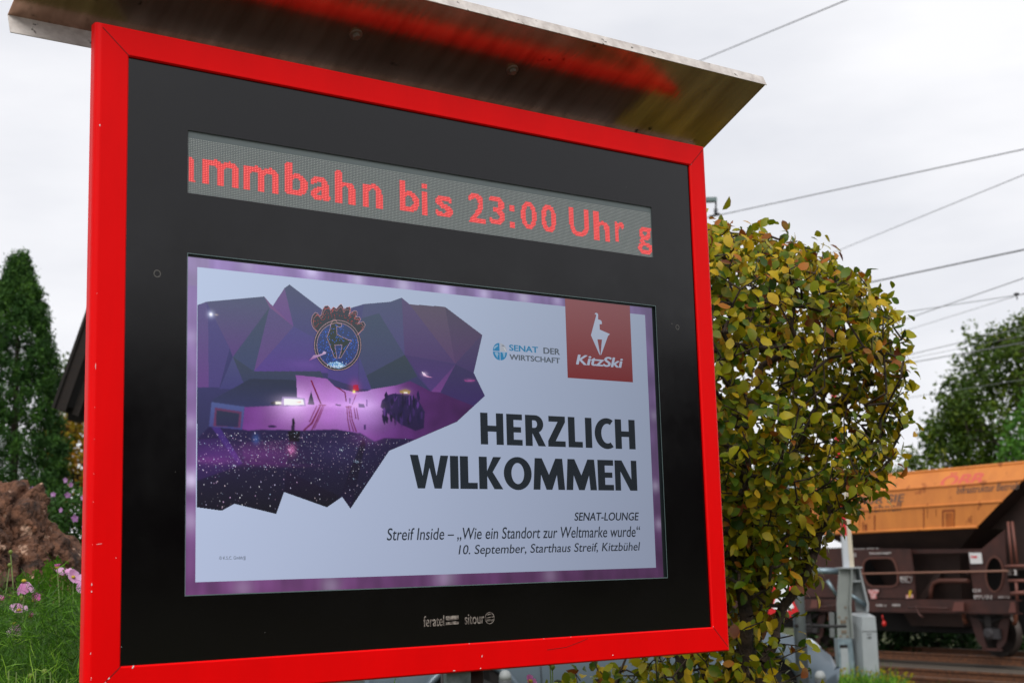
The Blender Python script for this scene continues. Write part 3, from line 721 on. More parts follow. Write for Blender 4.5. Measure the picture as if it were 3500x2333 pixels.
fb([(1027, 1182), (1060, 1200), (1080, 1225), (1150, 1248), (1090, 1246), (1045, 1225)], '#e8dcf0', '#c07ab0', 5); fb([(1490, 1268), (1520, 1282), (1615, 1272), (1600, 1286), (1500, 1292)], '#8a3a80', None, 5)
fb([(420, 1490), (430, 1480), (436, 1560), (418, 1560)], '#6a3c8c', None, 5)
# the picture itself: every 0.8 mm of it gets the colour of the uppermost patch there, then glow, grain and the crowd's lights
SILQ = [Q(*p) for p in SIL]; PS = .0008
pu0, pu1 = min(p[0] for p in SILQ), max(p[0] for p in SILQ); pv0, pv1 = min(p[1] for p in SILQ), max(p[1] for p in SILQ)
NUp, NVp = int((pu1 - pu0) / PS) + 1, int((pv1 - pv0) / PS) + 1
gu_ = pu0 + np.arange(NUp) * PS; gv_ = pv0 + np.arange(NVp) * PS; GU, GV = np.meshgrid(gu_, gv_)
def mask_poly(q, U, V):
    r_ = np.zeros(U.shape, bool)
    for a, c in zip(q, q[1:] + q[:1]):
        if a[1] == c[1]: continue
        r_ ^= ((a[1] > V) != (c[1] > V)) & (U < (c[0] - a[0]) * (V - a[1]) / (c[1] - a[1]) + a[0])
    return r_
IMG = np.zeros((NVp, NUp, 3))
for layer, q, c0, c1 in sorted(FAC, key=lambda f: f[0]):
    i0, i1 = np.searchsorted(gu_, min(p[0] for p in q)), np.searchsorted(gu_, max(p[0] for p in q)); j0, j1 = np.searchsorted(gv_, min(p[1] for p in q)), np.searchsorted(gv_, max(p[1] for p in q))
    if i1 <= i0 or j1 <= j0: continue
    m_ = mask_poly(q, GU[j0:j1, i0:i1], GV[j0:j1, i0:i1])
    if callable(c0):
        for jj, ii in zip(*np.nonzero(m_)): IMG[j0 + jj, i0 + ii] = c0(gu_[i0 + ii], gv_[j0 + jj])
    else:
        t = (np.arange(j1 - j0) / max(1, j1 - j0))[:, None, None]; col = c0 * (1 - t) + c1 * t
        IMG[j0:j1, i0:i1] = np.where(m_[:, :, None], np.broadcast_to(col, (j1 - j0, i1 - i0, 3)), IMG[j0:j1, i0:i1])
def soft(A, n_):
    for _ in range(n_):
        P_ = np.pad(A, ((1, 1), (1, 1), (0, 0)), 'edge'); A = (P_[:-2, 1:-1] + P_[2:, 1:-1] + P_[1:-1, :-2] + P_[1:-1, 2:] + 2 * A) / 6
    return A
low_ = 1 / (1 + np.exp(-(GV - Q(*zc(600, 150))[1]) / .012))[:, :, None]      # the photographed lower half is softer than the drawn facets
IMG = IMG * (1 - low_) + soft(IMG, 3) * low_
def glow(px_, py_, z, ru, rv, c):
    u, v = Q(*z(px_, py_)); IMG[:] += np.exp(-(((GU - u) / ru) ** 2 + ((GV - v) / rv) ** 2))[:, :, None] * np.array(c)
glow(1190, 235, zc, .030, .010, (.30, .24, .34)); glow(1190, 250, zc, .008, .004, (.5, .5, .5)); glow(1020, 250, zc, .006, .003, (.5, .45, .35)); glow(1960, 270, zc, .032, .010, (.20, .14, .24)); glow(1600, 270, zc, .05, .006, (.16, .10, .18))
glow(1870, 80, zc, .010, .012, (.20, .01, .03)); glow(1860, 125, zc, .003, .003, (.7, .5, .15)); glow(850, 1400, zb, .010, .005, (.20, .14, .08)); glow(1060, 1210, zb, .006, .004, (.3, .22, .3)); glow(1550, 1278, zb, .009, .003, (.20, .05, .14))
glow(300, 650, za, .006, .006, (.30, .33, .42)); glow(300, 650, za, .0026, .0026, (.8, .8, .8)); glow(1500, 1290, za, .03, .008, (.03, .01, .05)); glow(370, 655, za, .003, .0014, (.25, .2, .12))
glow(300, 830, zc, .05, .018, (.035, .008, .06)); glow(800, 820, zc, .06, .012, (.05, .012, .06)); glow(1165, 775, zc, .008, .010, (.16, .04, .10)); glow(250, 890, zc, .04, .006, (.06, .01, .05)); glow(1700, 800, zc, .05, .02, (.012, .008, .03)); glow(765, 655, zc, .006, .008, (.02, .06, .18)); glow(2000, 640, zc, .03, .012, (.06, .015, .07)); glow(950, 940, zc, .06, .004, (.035, .005, .04))
rimg = np.random.default_rng(8); cm = mask_poly(CQ, GU, GV)
for k in range(2600):
    t = rimg.random() ** 1.25; px_ = rimg.uniform(672, 1425); py_ = 1478 + 262 * t; u, v = Q(px_, py_); ii, jj = int((u - pu0) / PS), int((v - pv0) / PS)
    if not (2 <= ii < NUp - 3 and 2 <= jj < NVp - 3) or not cm[jj, ii] or not cm[jj + 2, ii]: continue
    if rimg.random() > (1.0 if py_ < 1615 else .33) * (.6 + .7 * noise.noise(Vector((u * 22, v * 40, 3)))): continue
    b_ = .10 + .75 * rimg.random() ** 3 * (1.0 if py_ < 1620 else 1.3); hue = np.array(((1, 1, 1.12), (.8, .75, 1.1), (.95, .6, 1), (.6, .8, 1.1), (1, .8, .9))[rimg.integers(5)])
    IMG[jj, ii] += b_ * hue; IMG[jj, ii + 1] += b_ * hue * rimg.uniform(.2, .8); IMG[jj + 1, ii] += b_ * hue * rimg.uniform(.2, .9)
    if py_ > 1620 and b_ > .4: IMG[jj + 1, ii + 1] += b_ * hue * .6; IMG[jj + 2, ii] += b_ * hue * .4
for (x, y, n_, sx_, sy_, c) in ((1165, 775, 120, 22, 30, (.5, .16, .34)), (1715, 775, 22, 16, 9, (.4, .5, .55)), (1890, 905, 18, 16, 8, (.3, .45, .6)), (520, 950, 16, 12, 6, (.45, .5, .6)), (950, 740, 120, 70, 40, (.18, .08, .14))):
    for k in range(n_):
        u, v = Q(*zc(rimg.normal(x, sx_), rimg.normal(y, sy_))); ii, jj = int((u - pu0) / PS), int((v - pv0) / PS)
        if 0 <= ii < NUp and 0 <= jj < NVp and cm[jj, ii]: IMG[jj, ii] += np.array(c) * rimg.uniform(.4, 1.2)
IMG *= (1 + .05 * rimg.normal(size=(NVp, NUp, 1)))
IMG = np.clip(IMG, 0.003, .95)
sm_ = mask_poly(SILQ, GU + PS / 2, GV + PS / 2); TP = TS(3)
Vp = np.stack([GU - UC, np.full(GU.shape, WS - .0006), HB - GV], -1).reshape(-1, 3)
jj, ii = np.nonzero(sm_[:-1, :-1]); a = jj * NUp + ii; Fp = np.stack([a, a + 1, a + NUp + 1, a + NUp], 1)
pic = np_obj('advert_photo', Vp, Fp, m_lcd, screen, smooth=False)
pa = pic.data.color_attributes.new('Col', 'FLOAT_COLOR', 'POINT'); pa.data.foreach_set('color', np.concatenate([IMG.reshape(-1, 3), np.ones((NUp * NVp, 1))], 1).astype(np.float32).ravel())
# crowned round emblem made of lamps
ze = zp(1050, 1020, 6.03)
CROWN = [(185, 680), (100, 590), (72, 470), (92, 365), (150, 292), (195, 305), (245, 375), (285, 330), (300, 240), (350, 158), (415, 148), (455, 190), (470, 245), (530, 170), (590, 212), (650, 140), (690, 112), (728, 170), (745, 235), (800, 182), (872, 172), (888, 240), (850, 320), (960, 255), (1012, 265), (1018, 340), (985, 385), (1060, 382), (1092, 430), (1040, 505), (1145, 478), (1185, 550), (1140, 640), (1085, 690), (1035, 745)]
def lampring(pts_, closed, sp_, c, r_=.00062, layer=11, z=ze):
    q = [np.array(Q(*z(*p))) for p in pts_]
    if closed: q.append(q[0])
    acc = 0.0; T = TS(layer)
    for a, b_ in zip(q[:-1], q[1:]):
        L_ = np.linalg.norm(b_ - a); d = acc
        while d < L_: p = a + (b_ - a) * d / L_; dot(p[0], p[1], r_, c, T); d += sp_
        acc = d - L_
facet(ze, CROWN, '#3a3f4a', '#333a40', 9)
EC, ER = (615, 965), (492, 528)
ell = lambda k, n_=48: [(EC[0] + ER[0] * k * math.cos(2 * math.pi * i_ / n_), EC[1] + ER[1] * k * math.sin(2 * math.pi * i_ / n_)) for i_ in range(n_)]
facet(ze, ell(1.0), '#3a4048', '#2f3438', 10); facet(ze, ell(.88), '#36466c', '#2c3c74', 10.5)
pink, redl, blue = lin('#eab8c0'), lin('#b8403c'), lin('#3f74e8')
lampring(CROWN, False, .0022, pink); lampring([(EC[0] + (x - EC[0]) * .93, EC[1] + (y - EC[1]) * .93) for x, y in CROWN], False, .0024, lin('#d88a88'))
lampring(ell(.97), True, .0021, pink); lampring(ell(.87), True, .0023, pink)
CQ2 = [ze(*p) for p in CROWN]; rin = random.Random(5)
for k in range(210):
    a, t = rin.uniform(0, 6.283), math.sqrt(rin.random()) * .82
    x, y = EC[0] + ER[0] * t * math.cos(a), EC[1] + ER[1] * t * math.sin(a); u, v = Q(*ze(x, y)); dot(u, v, .00075, blue, TS(11))
for k in range(170):
    x, y = rin.uniform(90, 1170), rin.uniform(170, 700)
    if inside(ze(x, y), CQ2) and ((x - EC[0]) / ER[0]) ** 2 + ((y - EC[1]) / ER[1]) ** 2 > 1.03: u, v = Q(*ze(x, y)); dot(u, v, .00075, redl, TS(11))
GOAT = [(480, 520), (455, 640), (395, 800), (545, 1210), (600, 1240), (555, 960), (700, 960), (690, 1080), (640, 1230), (680, 1220), (900, 860), (850, 860), (600, 745), (590, 580), (690, 590), (700, 530), (610, 510), (570, 440), (520, 440)]
facet(ze, GOAT, '#34403f', '#2c3634', 10.8); lampring(GOAT, True, .0024, pink, layer=11.5)
facet(ze, [(400, 1340), (540, 1310), (600, 1290), (690, 1330), (800, 1390), (640, 1450), (480, 1410)], '#6f9fc8', None, 10.9)
for k in range(40): u, v = Q(*ze(rin.gauss(610, 80), rin.gauss(1375, 28))); dot(u, v, .0009, lin('#d8f0ff'), TS(11.6))
fe_ = [(120, 1170), (200, 1165), (290, 1140), (330, 1085), (380, 1110), (370, 1140), (270, 1180), (150, 1230), (20, 1285)]
facet(ze, fe_, '#c8b0d0', '#8a4a90', 11.8)
# red panel with the chamois
kr = [(1930, 1005), (2151, 1030), (2163, 1306), (1941, 1291)]
ku0, kv0 = Q(*kr[0]); ku1, kv1 = Q(*kr[2]); kv0 = sy0
T1 = TS(2)
c0_, c1_ = lin('#9a5a5e'), lin('#862e31'); sc_.poly([T1(ku0, kv0, 0), T1(ku1, kv0, 0), T1(ku1, kv1, 0), T1(ku0, kv1, 0)], 0, [c0_, c0_, c1_, c1_])
CH = [(550, 366), (551, 350), (560, 341), (573, 338), (590, 343), (601, 355), (606, 375), (603, 445), (640, 458), (658, 470), (668, 500), (668, 525), (628, 530), (633, 618), (797, 690), (797, 700), (770, 725), (658, 1038), (645, 1043), (670, 785), (593, 780), (640, 1040), (628, 1038), (485, 712), (575, 375), (566, 362)]
facet(zk, CH, '#c3cfe6', '#b9c5de', 4)
kw = lin('#bcc8e0')
ptext(sc_, 'KitzSki', zk(228, 1030), zk(1026, 1262), lambda x, y, z: TS(4)(x, y, z), WS, 0, kw, shear=.2, bold=.03)
def word(text, tl, br, c, shear=0, bold=0, layer=4, T=None): ptext(sc2, text, tl, br, T or (lambda x, y, z: TS(layer)(x, y, z)), WS, 0, lin(c), shear, bold)
screen_img = obj('advert_picture', sc_, m_lcd, screen)
# advert lettering
sc2 = MB()
zs = zp(1640, 1130, 7.353)
word('SENAT', zs(728, 345), zs(1462, 560), '#2a85b4', bold=.03); word('DER', zs(1588, 420), zs(2008, 608), '#5c6672', bold=.03); word('WIRTSCHAFT', zs(735, 585), zs(2012, 825), '#5c6672', bold=.03)
# globe emblem in quarters
gcx, gcy = zs(500, 525); gu, gv = Q(gcx, gcy); gr = abs(Q(*zs(500, 320))[1] - gv)
def quarter(a0, c, r_=gr, dx=.0008, layer=4):
    T = TS(layer); ox, oy = (dx if math.cos(a0 + .78) > 0 else -dx), (dx if math.sin(a0 + .78) > 0 else -dx)
    sc2.poly([T(gu + ox, gv + oy, 0)] + [T(gu + ox + r_ * math.cos(a0 + k * math.pi / 20), gv + oy + r_ * math.sin(a0 + k * math.pi / 20), 0) for k in range(11)], 0, lin(c))
quarter(math.pi, '#2a85b8'); quarter(math.pi / 2, '#2a85b8'); quarter(0, '#2a85b8'); quarter(-math.pi / 2, '#b4bac6')
T6 = TS(6)
for q, c in (([(350, 400), (440, 350), (445, 390), (400, 420), (360, 460), (340, 480)], '#8fb4d2'), ([(365, 540), (430, 540), (462, 575), (440, 640), (432, 690), (415, 650), (375, 590)], '#8fb4d2'), ([(550, 545), (630, 545), (632, 590), (605, 680), (585, 650), (570, 580)], '#8fb4d2'), ([(525, 375), (575, 355), (620, 400), (560, 385)], '#7d8290'), ([(580, 400), (640, 470), (650, 530), (610, 470)], '#d4d8e0')):
    sc2.poly([T6(*Q(*zs(*p)), 0) for p in q], 0, lin(c))
# heavy capitals drawn stroke by stroke: unit cap height, y downwards
ink = lin('#1b242c')
def arc(cx_, cy_, rx, ry, a0, a1, n_=14): return [(cx_ + rx * math.cos(rad(a0 + (a1 - a0) * k / n_)), cy_ + ry * math.sin(rad(a0 + (a1 - a0) * k / n_))) for k in range(n_ + 1)]
def caps(ch):
    r4 = lambda x0, y0, x1, y1: [(x0, y0), (x1, y0), (x1, y1), (x0, y1)]
    s_ = .235
    if ch == 'H': return .74, [r4(0, 0, s_, 1), r4(.74 - s_, 0, .74, 1), r4(s_, .40, .74 - s_, .59)]
    if ch == 'E': return .52, [r4(0, 0, s_, 1), r4(s_, 0, .52, .185), r4(s_, .41, .48, .585), r4(s_, .815, .52, 1)]
    if ch == 'L': return .50, [r4(0, 0, s_, 1), r4(s_, .81, .5, 1)]
    if ch == 'I': return .235, [r4(0, 0, s_, 1)]
    if ch == 'Z': return .60, [r4(.03, 0, .6, .185), [(.34, .185), (.6, .185), (.26, .815), (0, .815)], r4(0, .815, .6, 1)]
    if ch == 'N': return .74, [r4(0, 0, .19, 1), r4(.55, 0, .74, 1), [(.19, 0), (.24, 0), (.55, .63), (.55, 1), (.5, 1), (.19, .37)]]
    if ch == 'K': return .68, [r4(0, 0, s_, 1), [(s_, .44), (.42, 0), (.66, 0), (.40, .47), (s_, .60)], [(s_, .60), (.40, .47), (.70, 1), (.44, 1)]]
    if ch == 'M': return .98, [[(.06, 0), (.28, 0), (.21, 1), (0, 1)], [(.70, 0), (.92, 0), (.98, 1), (.77, 1)], [(.28, 0), (.49, .52), (.49, 1), (.40, 1), (.235, .5)], [(.70, 0), (.745, .5), (.58, 1), (.49, 1), (.49, .52)]]
    if ch == 'W': return 1.06, [[(0, 0), (.22, 0), (.34, .62), (.34, 1), (.2, 1)], [(.34, .62), (.44, 0), (.53, 0), (.53, .38), (.40, 1), (.34, 1)], [(.53, 0), (.62, 0), (.72, .62), (.72, 1), (.66, 1), (.53, .38)], [(.72, .62), (.84, 0), (1.06, 0), (.86, 1), (.72, 1)]]
    if ch == 'O':
        o_, i_ = arc(.42, .5, .42, .52, 0, 360, 36), arc(.42, .5, .19, .33, 0, 360, 36)
        return .84, [[o_[k], o_[k + 1], i_[k + 1], i_[k]] for k in range(36)]
    if ch == 'C':
        o_, i_ = arc(.44, .5, .44, .52, 58, 302, 26), arc(.46, .5, .22, .33, 62, 298, 26)
        return .64, [[o_[k], o_[k + 1], i_[k + 1], i_[k]] for k in range(26)]
    if ch == 'R':
        o_ = [(s_, 0)] + arc(.34, .29, .27, .29, -90, 90, 16) + [(s_, .58)]; i_ = [(s_, .17)] + arc(.31, .29, .09, .12, -90, 90, 16) + [(s_, .41)]
        return .66, [r4(0, 0, s_, 1)] + [[o_[k], o_[k + 1], i_[k + 1], i_[k]] for k in range(len(o_) - 1)] + [[(.23, .58), (.46, .55), (.68, 1), (.43, 1)]]
def capword(text, tl, br, gap=.075):
    (u0, v0), (u1, v1) = Q(*tl), Q(*br); gl = [caps(c) for c in text]
    tot = sum(w_ for w_, _ in gl) + gap * (len(gl) - 1); kx = (u1 - u0) / tot; x = 0; T = TS(4)
    for w_, polys in gl:
        for q in polys:
            sc2.poly([T(u0 + (x + p[0]) * kx, v0 + p[1] * (v1 - v0), 0) for p in q], 0, ink)
        x += w_ + gap
capword('HERZLICH', (1640, 1409), (2172, 1535), .1); capword('WILKOMMEN', (1400, 1553), (2178, 1676), .045)
def line_text(text, left, right, top, bot, c, bold):
    u0, u1, v0, v1 = Q(*left)[0], Q(*right)[0], Q(*top)[1], Q(*bot)[1]; T = TS(4)
    add_text(sc2, text_fit(text, u0, u1, v1, v0, .18, bold), T, 0, lin(c))
line_text('SENAT-LOUNGE', (1962, 1765), (2183, 1762), (1965, 1750), (1963, 1778.5), '#1e262f', .018)
line_text('Streif Inside – „Wie ein Standort zur Weltmarke wurde“', (1321, 1825), (2187, 1805), (1420, 1803), (1412, 1851), '#242c36', .007)
line_text('10. September, Starthaus Streif, Kitzbühel', (1566, 1880), (2187, 1860), (1650, 1860), (1657, 1901.5), '#242c36', .007)
word('© K.S.C. Gmbh/JJ', (748, 1900), (838, 1913), '#3a424c')
obj('lettering', sc2, m_lcd, screen)

# --- folded steel canopy above the frame
CV = [(-.6042, -.0904), (-.5017, .134)]                            # (v, w) of front and rear edge
CL, CR = -.9255, .6506
dv, dw = CV[1][0] - CV[0][0], CV[1][1] - CV[0][1]; dl = math.hypot(dv, dw); dv, dw = dv / dl, dw / dl
nv_, nw_ = dw, -dv                                                 # downwards, towards the viewer
m_steel = mat('stainless_canopy', '#d2ae98', .2, metal=.9, dark='#a5836f', noise_scale=2.6, stretch=(9.0, 1.2, 1.2), bump=.035, bump_scale=11, stain=(24, .69, '#3a2d25'))
m_lip = mat('weathered_steel_edge', '#d9d2cd', .6, metal=.1, dark='#b3aaa5', noise_scale=35, stain=(60, .66, '#4a413a'))
cn = MB(); TH = .0016
def cpt(u, s_, h_): return B(u, CV[0][0] + dv * s_ + nv_ * h_, CV[0][1] + dw * s_ + nw_ * h_)     # s along the sheet from its front, h below it
def sheet(u0, u1, s0, s1, h0, h1, m):
    cn.hexa([cpt(u0, s0, h0), cpt(u1, s0, h0), cpt(u1, s1, h0), cpt(u0, s1, h0)], [cpt(u0, s0, h1), cpt(u1, s0, h1), cpt(u1, s1, h1), cpt(u0, s1, h1)], m)
sheet(CL, CR, TH, dl - TH, -TH - .003, -.003, 0)
sheet(CL, CR, 0, TH, -.024, 0, 1)                                  # front edge folded upwards
sheet(CL, CR, dl - TH, dl, -.005, .036, 1)                          # rear edge folded downwards
canopy = obj('canopy', cn, [m_steel, m_lip], board)
m_bolt = mat('bolt_steel', '#8d827a', .4, metal=.6)
for px_, py_ in ((1217, 121), (1752, 241)):
    d = Rb.T @ np.array([(px_ - 1750) / F, (py_ - 1166.5) / F, 1.0]); nn = np.array([0, nv_, nw_]); a0 = np.array([0, CV[0][0], CV[0][1]])
    hp_ = Ob + d * (((a0 - Ob) @ nn) / (d @ nn))
    s_ = (hp_[1] - CV[0][0]) * dv + (hp_[2] - CV[0][1]) * dw; bb = MB(); bb_m = []
    for r0, r1, h0, h1, n_ in ((.012, .012, -.003, .0005, 20), (.0072, .0068, .0005, .0075, 6)):
        lo = [cpt(hp_[0] + r0 * math.cos(k * 2 * math.pi / n_), s_ + r0 * math.sin(k * 2 * math.pi / n_), h0) for k in range(n_)]
        hi = [cpt(hp_[0] + r1 * math.cos(k * 2 * math.pi / n_), s_ + r1 * math.sin(k * 2 * math.pi / n_), h1) for k in range(n_)]
        bb.hexa(lo, hi)
    obj('bolt', bb, m_bolt, canopy)

# --- housing behind the glass, canopy brackets and the supporting post
m_box = mat('housing_grey', '#55585a', .5, metal=.4)
bx = MB(); bx.hexa([B(UL + .035, VT + .02, D1 + .001), B(UR - .035, VT + .02, D1 + .001), B(UR - .035, VB - .035, D1 + .001), B(UL + .035, VB - .035, D1 + .001)], [B(UL + .12, VT + .02, .13), B(UR - .12, VT + .02, .13), B(UR - .12, VB - .1, .13), B(UL + .12, VB - .1, .13)])
obj('housing', bx, m_box, board)
m_zinc = mat('galvanised_post', '#8b9497', .42, metal=.75, dark='#5f696c', noise_scale=28, bump=.05, bump_scale=60)
m_post_shade = mat('post_shade_brown', '#3b302b', .6, metal=.2, noise_amt=.35, noise_scale=12)  # shadow on the post's right half, put into a dark brown colour
ground_v = HB
po = MB()
po.hexa([B(-.153, VB - .02, .020), B(-.100, VB - .02, .020), B(-.100, VB - .02, .030), B(-.153, VB - .02, .030)], [B(-.153, HB, .020), B(-.100, HB, .020), B(-.100, HB, .030), B(-.153, HB, .030)])
obj('post', po, m_zinc, board)
po = MB()
po.tube([B(-.082, VB - .02, .075), B(-.082, HB, .075)], .040, 20)
obj('post_shaded_half', po, m_post_shade, board)  # separate tube added to stand for the shadowed half of the post

# ================================================================== the clipped shrub behind the board
rng = np.random.default_rng(21)
HY = 4.0                                                           # ground distance of its axis
m_bark = mat('shrub_bark', '#4a3a2e', .9, dark='#1f1712', noise_scale=30, bump=.5, bump_scale=90, stain=(40, .70, '#8b8576'))
m_hleaf = leaf_mat('shrub_leaf', [(0, '#324e0f'), (.22, '#586e11'), (.46, '#979415'), (.74, '#c8a51a'), (.9, '#ac661a'), (1, '#5c2a14')], .46, .34, edge='#8a5a28', spots='#8f7a26')
AX = at(2400, 1300, HY)
rows = [(785, 0.02), (800, 120), (822, 225), (880, 415), (985, 560), (1065, 655), (1190, 705), (1340, 715), (1490, 690), (1640, 610), (1755, 470), (1850, 370), (2000, 330), (2230, 330), (2340, 320), (2600, 200)]
zr = np.array([at(2400, y, HY)[2] for y, _ in rows]); rr = np.array([r_ * HY / F * .985 for _, r_ in rows])
def crown_r(z): return np.interp(z, zr[::-1], rr[::-1])
shrub = tag(empty('clipped_shrub', (AX[0], AX[1], gz(AX[0], AX[1]))), 'round clipped shrub with yellowing oval leaves on dark stems right behind the board', 'shrub')
SO = np.array(shrub.location)
def spx(px, py, Y): return at(px, py, Y) - SO
base_z = 0.0
seeds = []
for line in ([(2560, 2500, 3.95), (2610, 2260, 3.92), (2660, 2120, 3.9), (2780, 1905, 3.88), (2850, 1720, 3.9), (2960, 1540, 3.95)],
             [(2540, 2500, 4.0), (2490, 2250, 4.0), (2475, 2050, 4.0), (2500, 1800, 4.0), (2560, 1500, 4.0), (2600, 1250, 4.0)],
             [(2500, 2500, 4.1), (2580, 2150, 4.1), (2600, 1900, 4.1), (2660, 1650, 4.15), (2760, 1450, 4.15), (2850, 1290, 4.2)],
             [(2420, 2500, 4.0), (2400, 2200, 4.05), (2380, 1800, 4.05), (2350, 1400, 4.05), (2380, 1100, 4.05)],
             [(2330, 2600, 3.9), (2340, 2300, 3.9), (2250, 2050, 3.95), (2150, 1700, 4.0), (2080, 1300, 4.0)],
             [(2070, 2600, 3.85), (2060, 2330, 3.85), (2000, 2180, 3.9)], [(2090, 2600, 3.95), (2130, 2280, 3.95), (2200, 2100, 4.0)],
             [(2560, 2500, 3.95), (2550, 2000, 3.85), (2540, 1700, 3.8), (2530, 1450, 3.78)]):
    pts_ = [spx(*p) for p in line]; pts_ = [np.array([pts_[0][0] * .55, pts_[0][1] * .55, -.05]), (pts_[0] * .8 + np.array([0, 0, -.15]))] + pts_; q = []
    for a, b_ in zip(pts_[:-1], pts_[1:]):
        for k in range(5): q.append(a + (b_ - a) * k / 5 + rng.normal(0, .006, 3))
    q.append(pts_[-1]); seeds.append(q)
targets, norms = [], []
def add_target(z, a, f):
    R_ = crown_r(z) * f; targets.append(np.array([math.sin(a) * R_, -math.cos(a) * R_, z - SO[2]]))      # a = 0 faces the viewer, + to the right
    norms.append(np.array([math.sin(a), -math.cos(a), .35 + 1.2 * max(0, (z - 2.2))]))
while len(targets) < 2150:
    z = rng.uniform(zr[-4], zr[0] - .01); a = rng.uniform(-math.pi, math.pi)
    if rng.random() > crown_r(z) / .62 + .12: continue
    if a < -.9 and a > -2.6 and rng.random() < .55: continue            # side hidden by the board: sparser
    d_ = noise.noise(Vector((a * 1.6, z * 3.2, 5)))
    # thin patch on the right-hand side where the sky shows through the twigs
    hole = math.exp(-((a - .55) / .33) ** 2 - ((z - 2.0) / .14) ** 2) + math.exp(-((a - .95) / .22) ** 2 - ((z - 1.96) / .13) ** 2)
    if rng.random() < .92 * hole or rng.random() < .3 - d_ * .6: continue
    add_target(z, a, rng.uniform(.86, 1.0) if rng.random() < .72 else rng.uniform(.40, .86))
n_shell = len(targets)
for k in range(160):                                                # bare inner twigs
    add_target(rng.uniform(1.75, 2.4), rng.uniform(-.4, 1.4), rng.uniform(.3, .95))
low = []
for k in range(330):                                               # leafy lower part
    z = rng.uniform(zr[-2], zr[-6]); a = rng.uniform(-2.6, 2.9); add_low = crown_r(z) * rng.uniform(.25, .98)
    targets.append(np.array([math.sin(a) * add_low, -math.cos(a) * add_low, z - SO[2]])); norms.append(np.array([math.sin(a), -math.cos(a), .2]))
for k in range(110):                                                # shoots under the board
    p = spx(rng.uniform(1880, 2500), rng.uniform(2290, 2420), rng.uniform(3.75, 4.1)); targets.append(p); norms.append(np.array([rng.normal(0, .5), -1, .5])); low.append(len(targets) - 1)
targets = [np.array(t) for t in targets]
Pn, par, tips = grow(seeds, targets, .055, .33, rng)
V, Fc = wood(Pn, par, .0017, .45, .028)
np_obj('stems', V, Fc, m_bark, shrub)
bs, ds, ns_, sz, ti = [], [], [], [], []
for i in range(len(targets)):
    if n_shell <= i < n_shell + 160: 
        if rng.random() > .12: continue
    cnt = rng.integers(4, 8) if i < n_shell else rng.integers(3, 6)
    nrm = norms[i] / np.linalg.norm(norms[i]); mood = rng.normal(0, .12)
    for k in range(cnt):
        t = targets[i] + rng.normal(0, .022, 3) - nrm * rng.uniform(0, .03)
        dd = nrm * .25 + rng.normal(0, .75, 3) + np.array([0, 0, -.45]); nn_ = nrm + rng.normal(0, .45, 3) + np.array([0, 0, .25])
        bs.append(t); ds.append(dd); ns_.append(nn_); sz.append(rng.uniform(.022, .043)); ti.append(np.clip(rng.beta(1.7, 2.1) * .9 + mood + (.07 if targets[i][2] + SO[2] > 2.3 else -.02), 0, 1) if rng.random() > .05 else rng.uniform(.9, 1))  # upper leaves get a brighter tint, painting in light from above
# a few leaves standing clear of the clipped edge
for (px_, py_, Y_) in ((3105, 1140, 4.0), (3120, 1330, 4.0), (3090, 1200, 3.95), (3062, 1080, 3.95)):
    bs.append(spx(px_ - 30, py_, Y_)); ds.append(np.array([1, .1, .1 + rng.normal(0, .2)])); ns_.append(np.array([.2, -.9, .5])); sz.append(.052); ti.append(rng.uniform(.3, .7))
V, Fc, ed = shaped_leaves(np.array(bs), np.array(ds), np.array(ns_), np.array(sz), rng, 1.05)
np_obj('leaves', V, Fc, m_hleaf, shrub, tint=np.repeat(ti, 11), edge=ed)

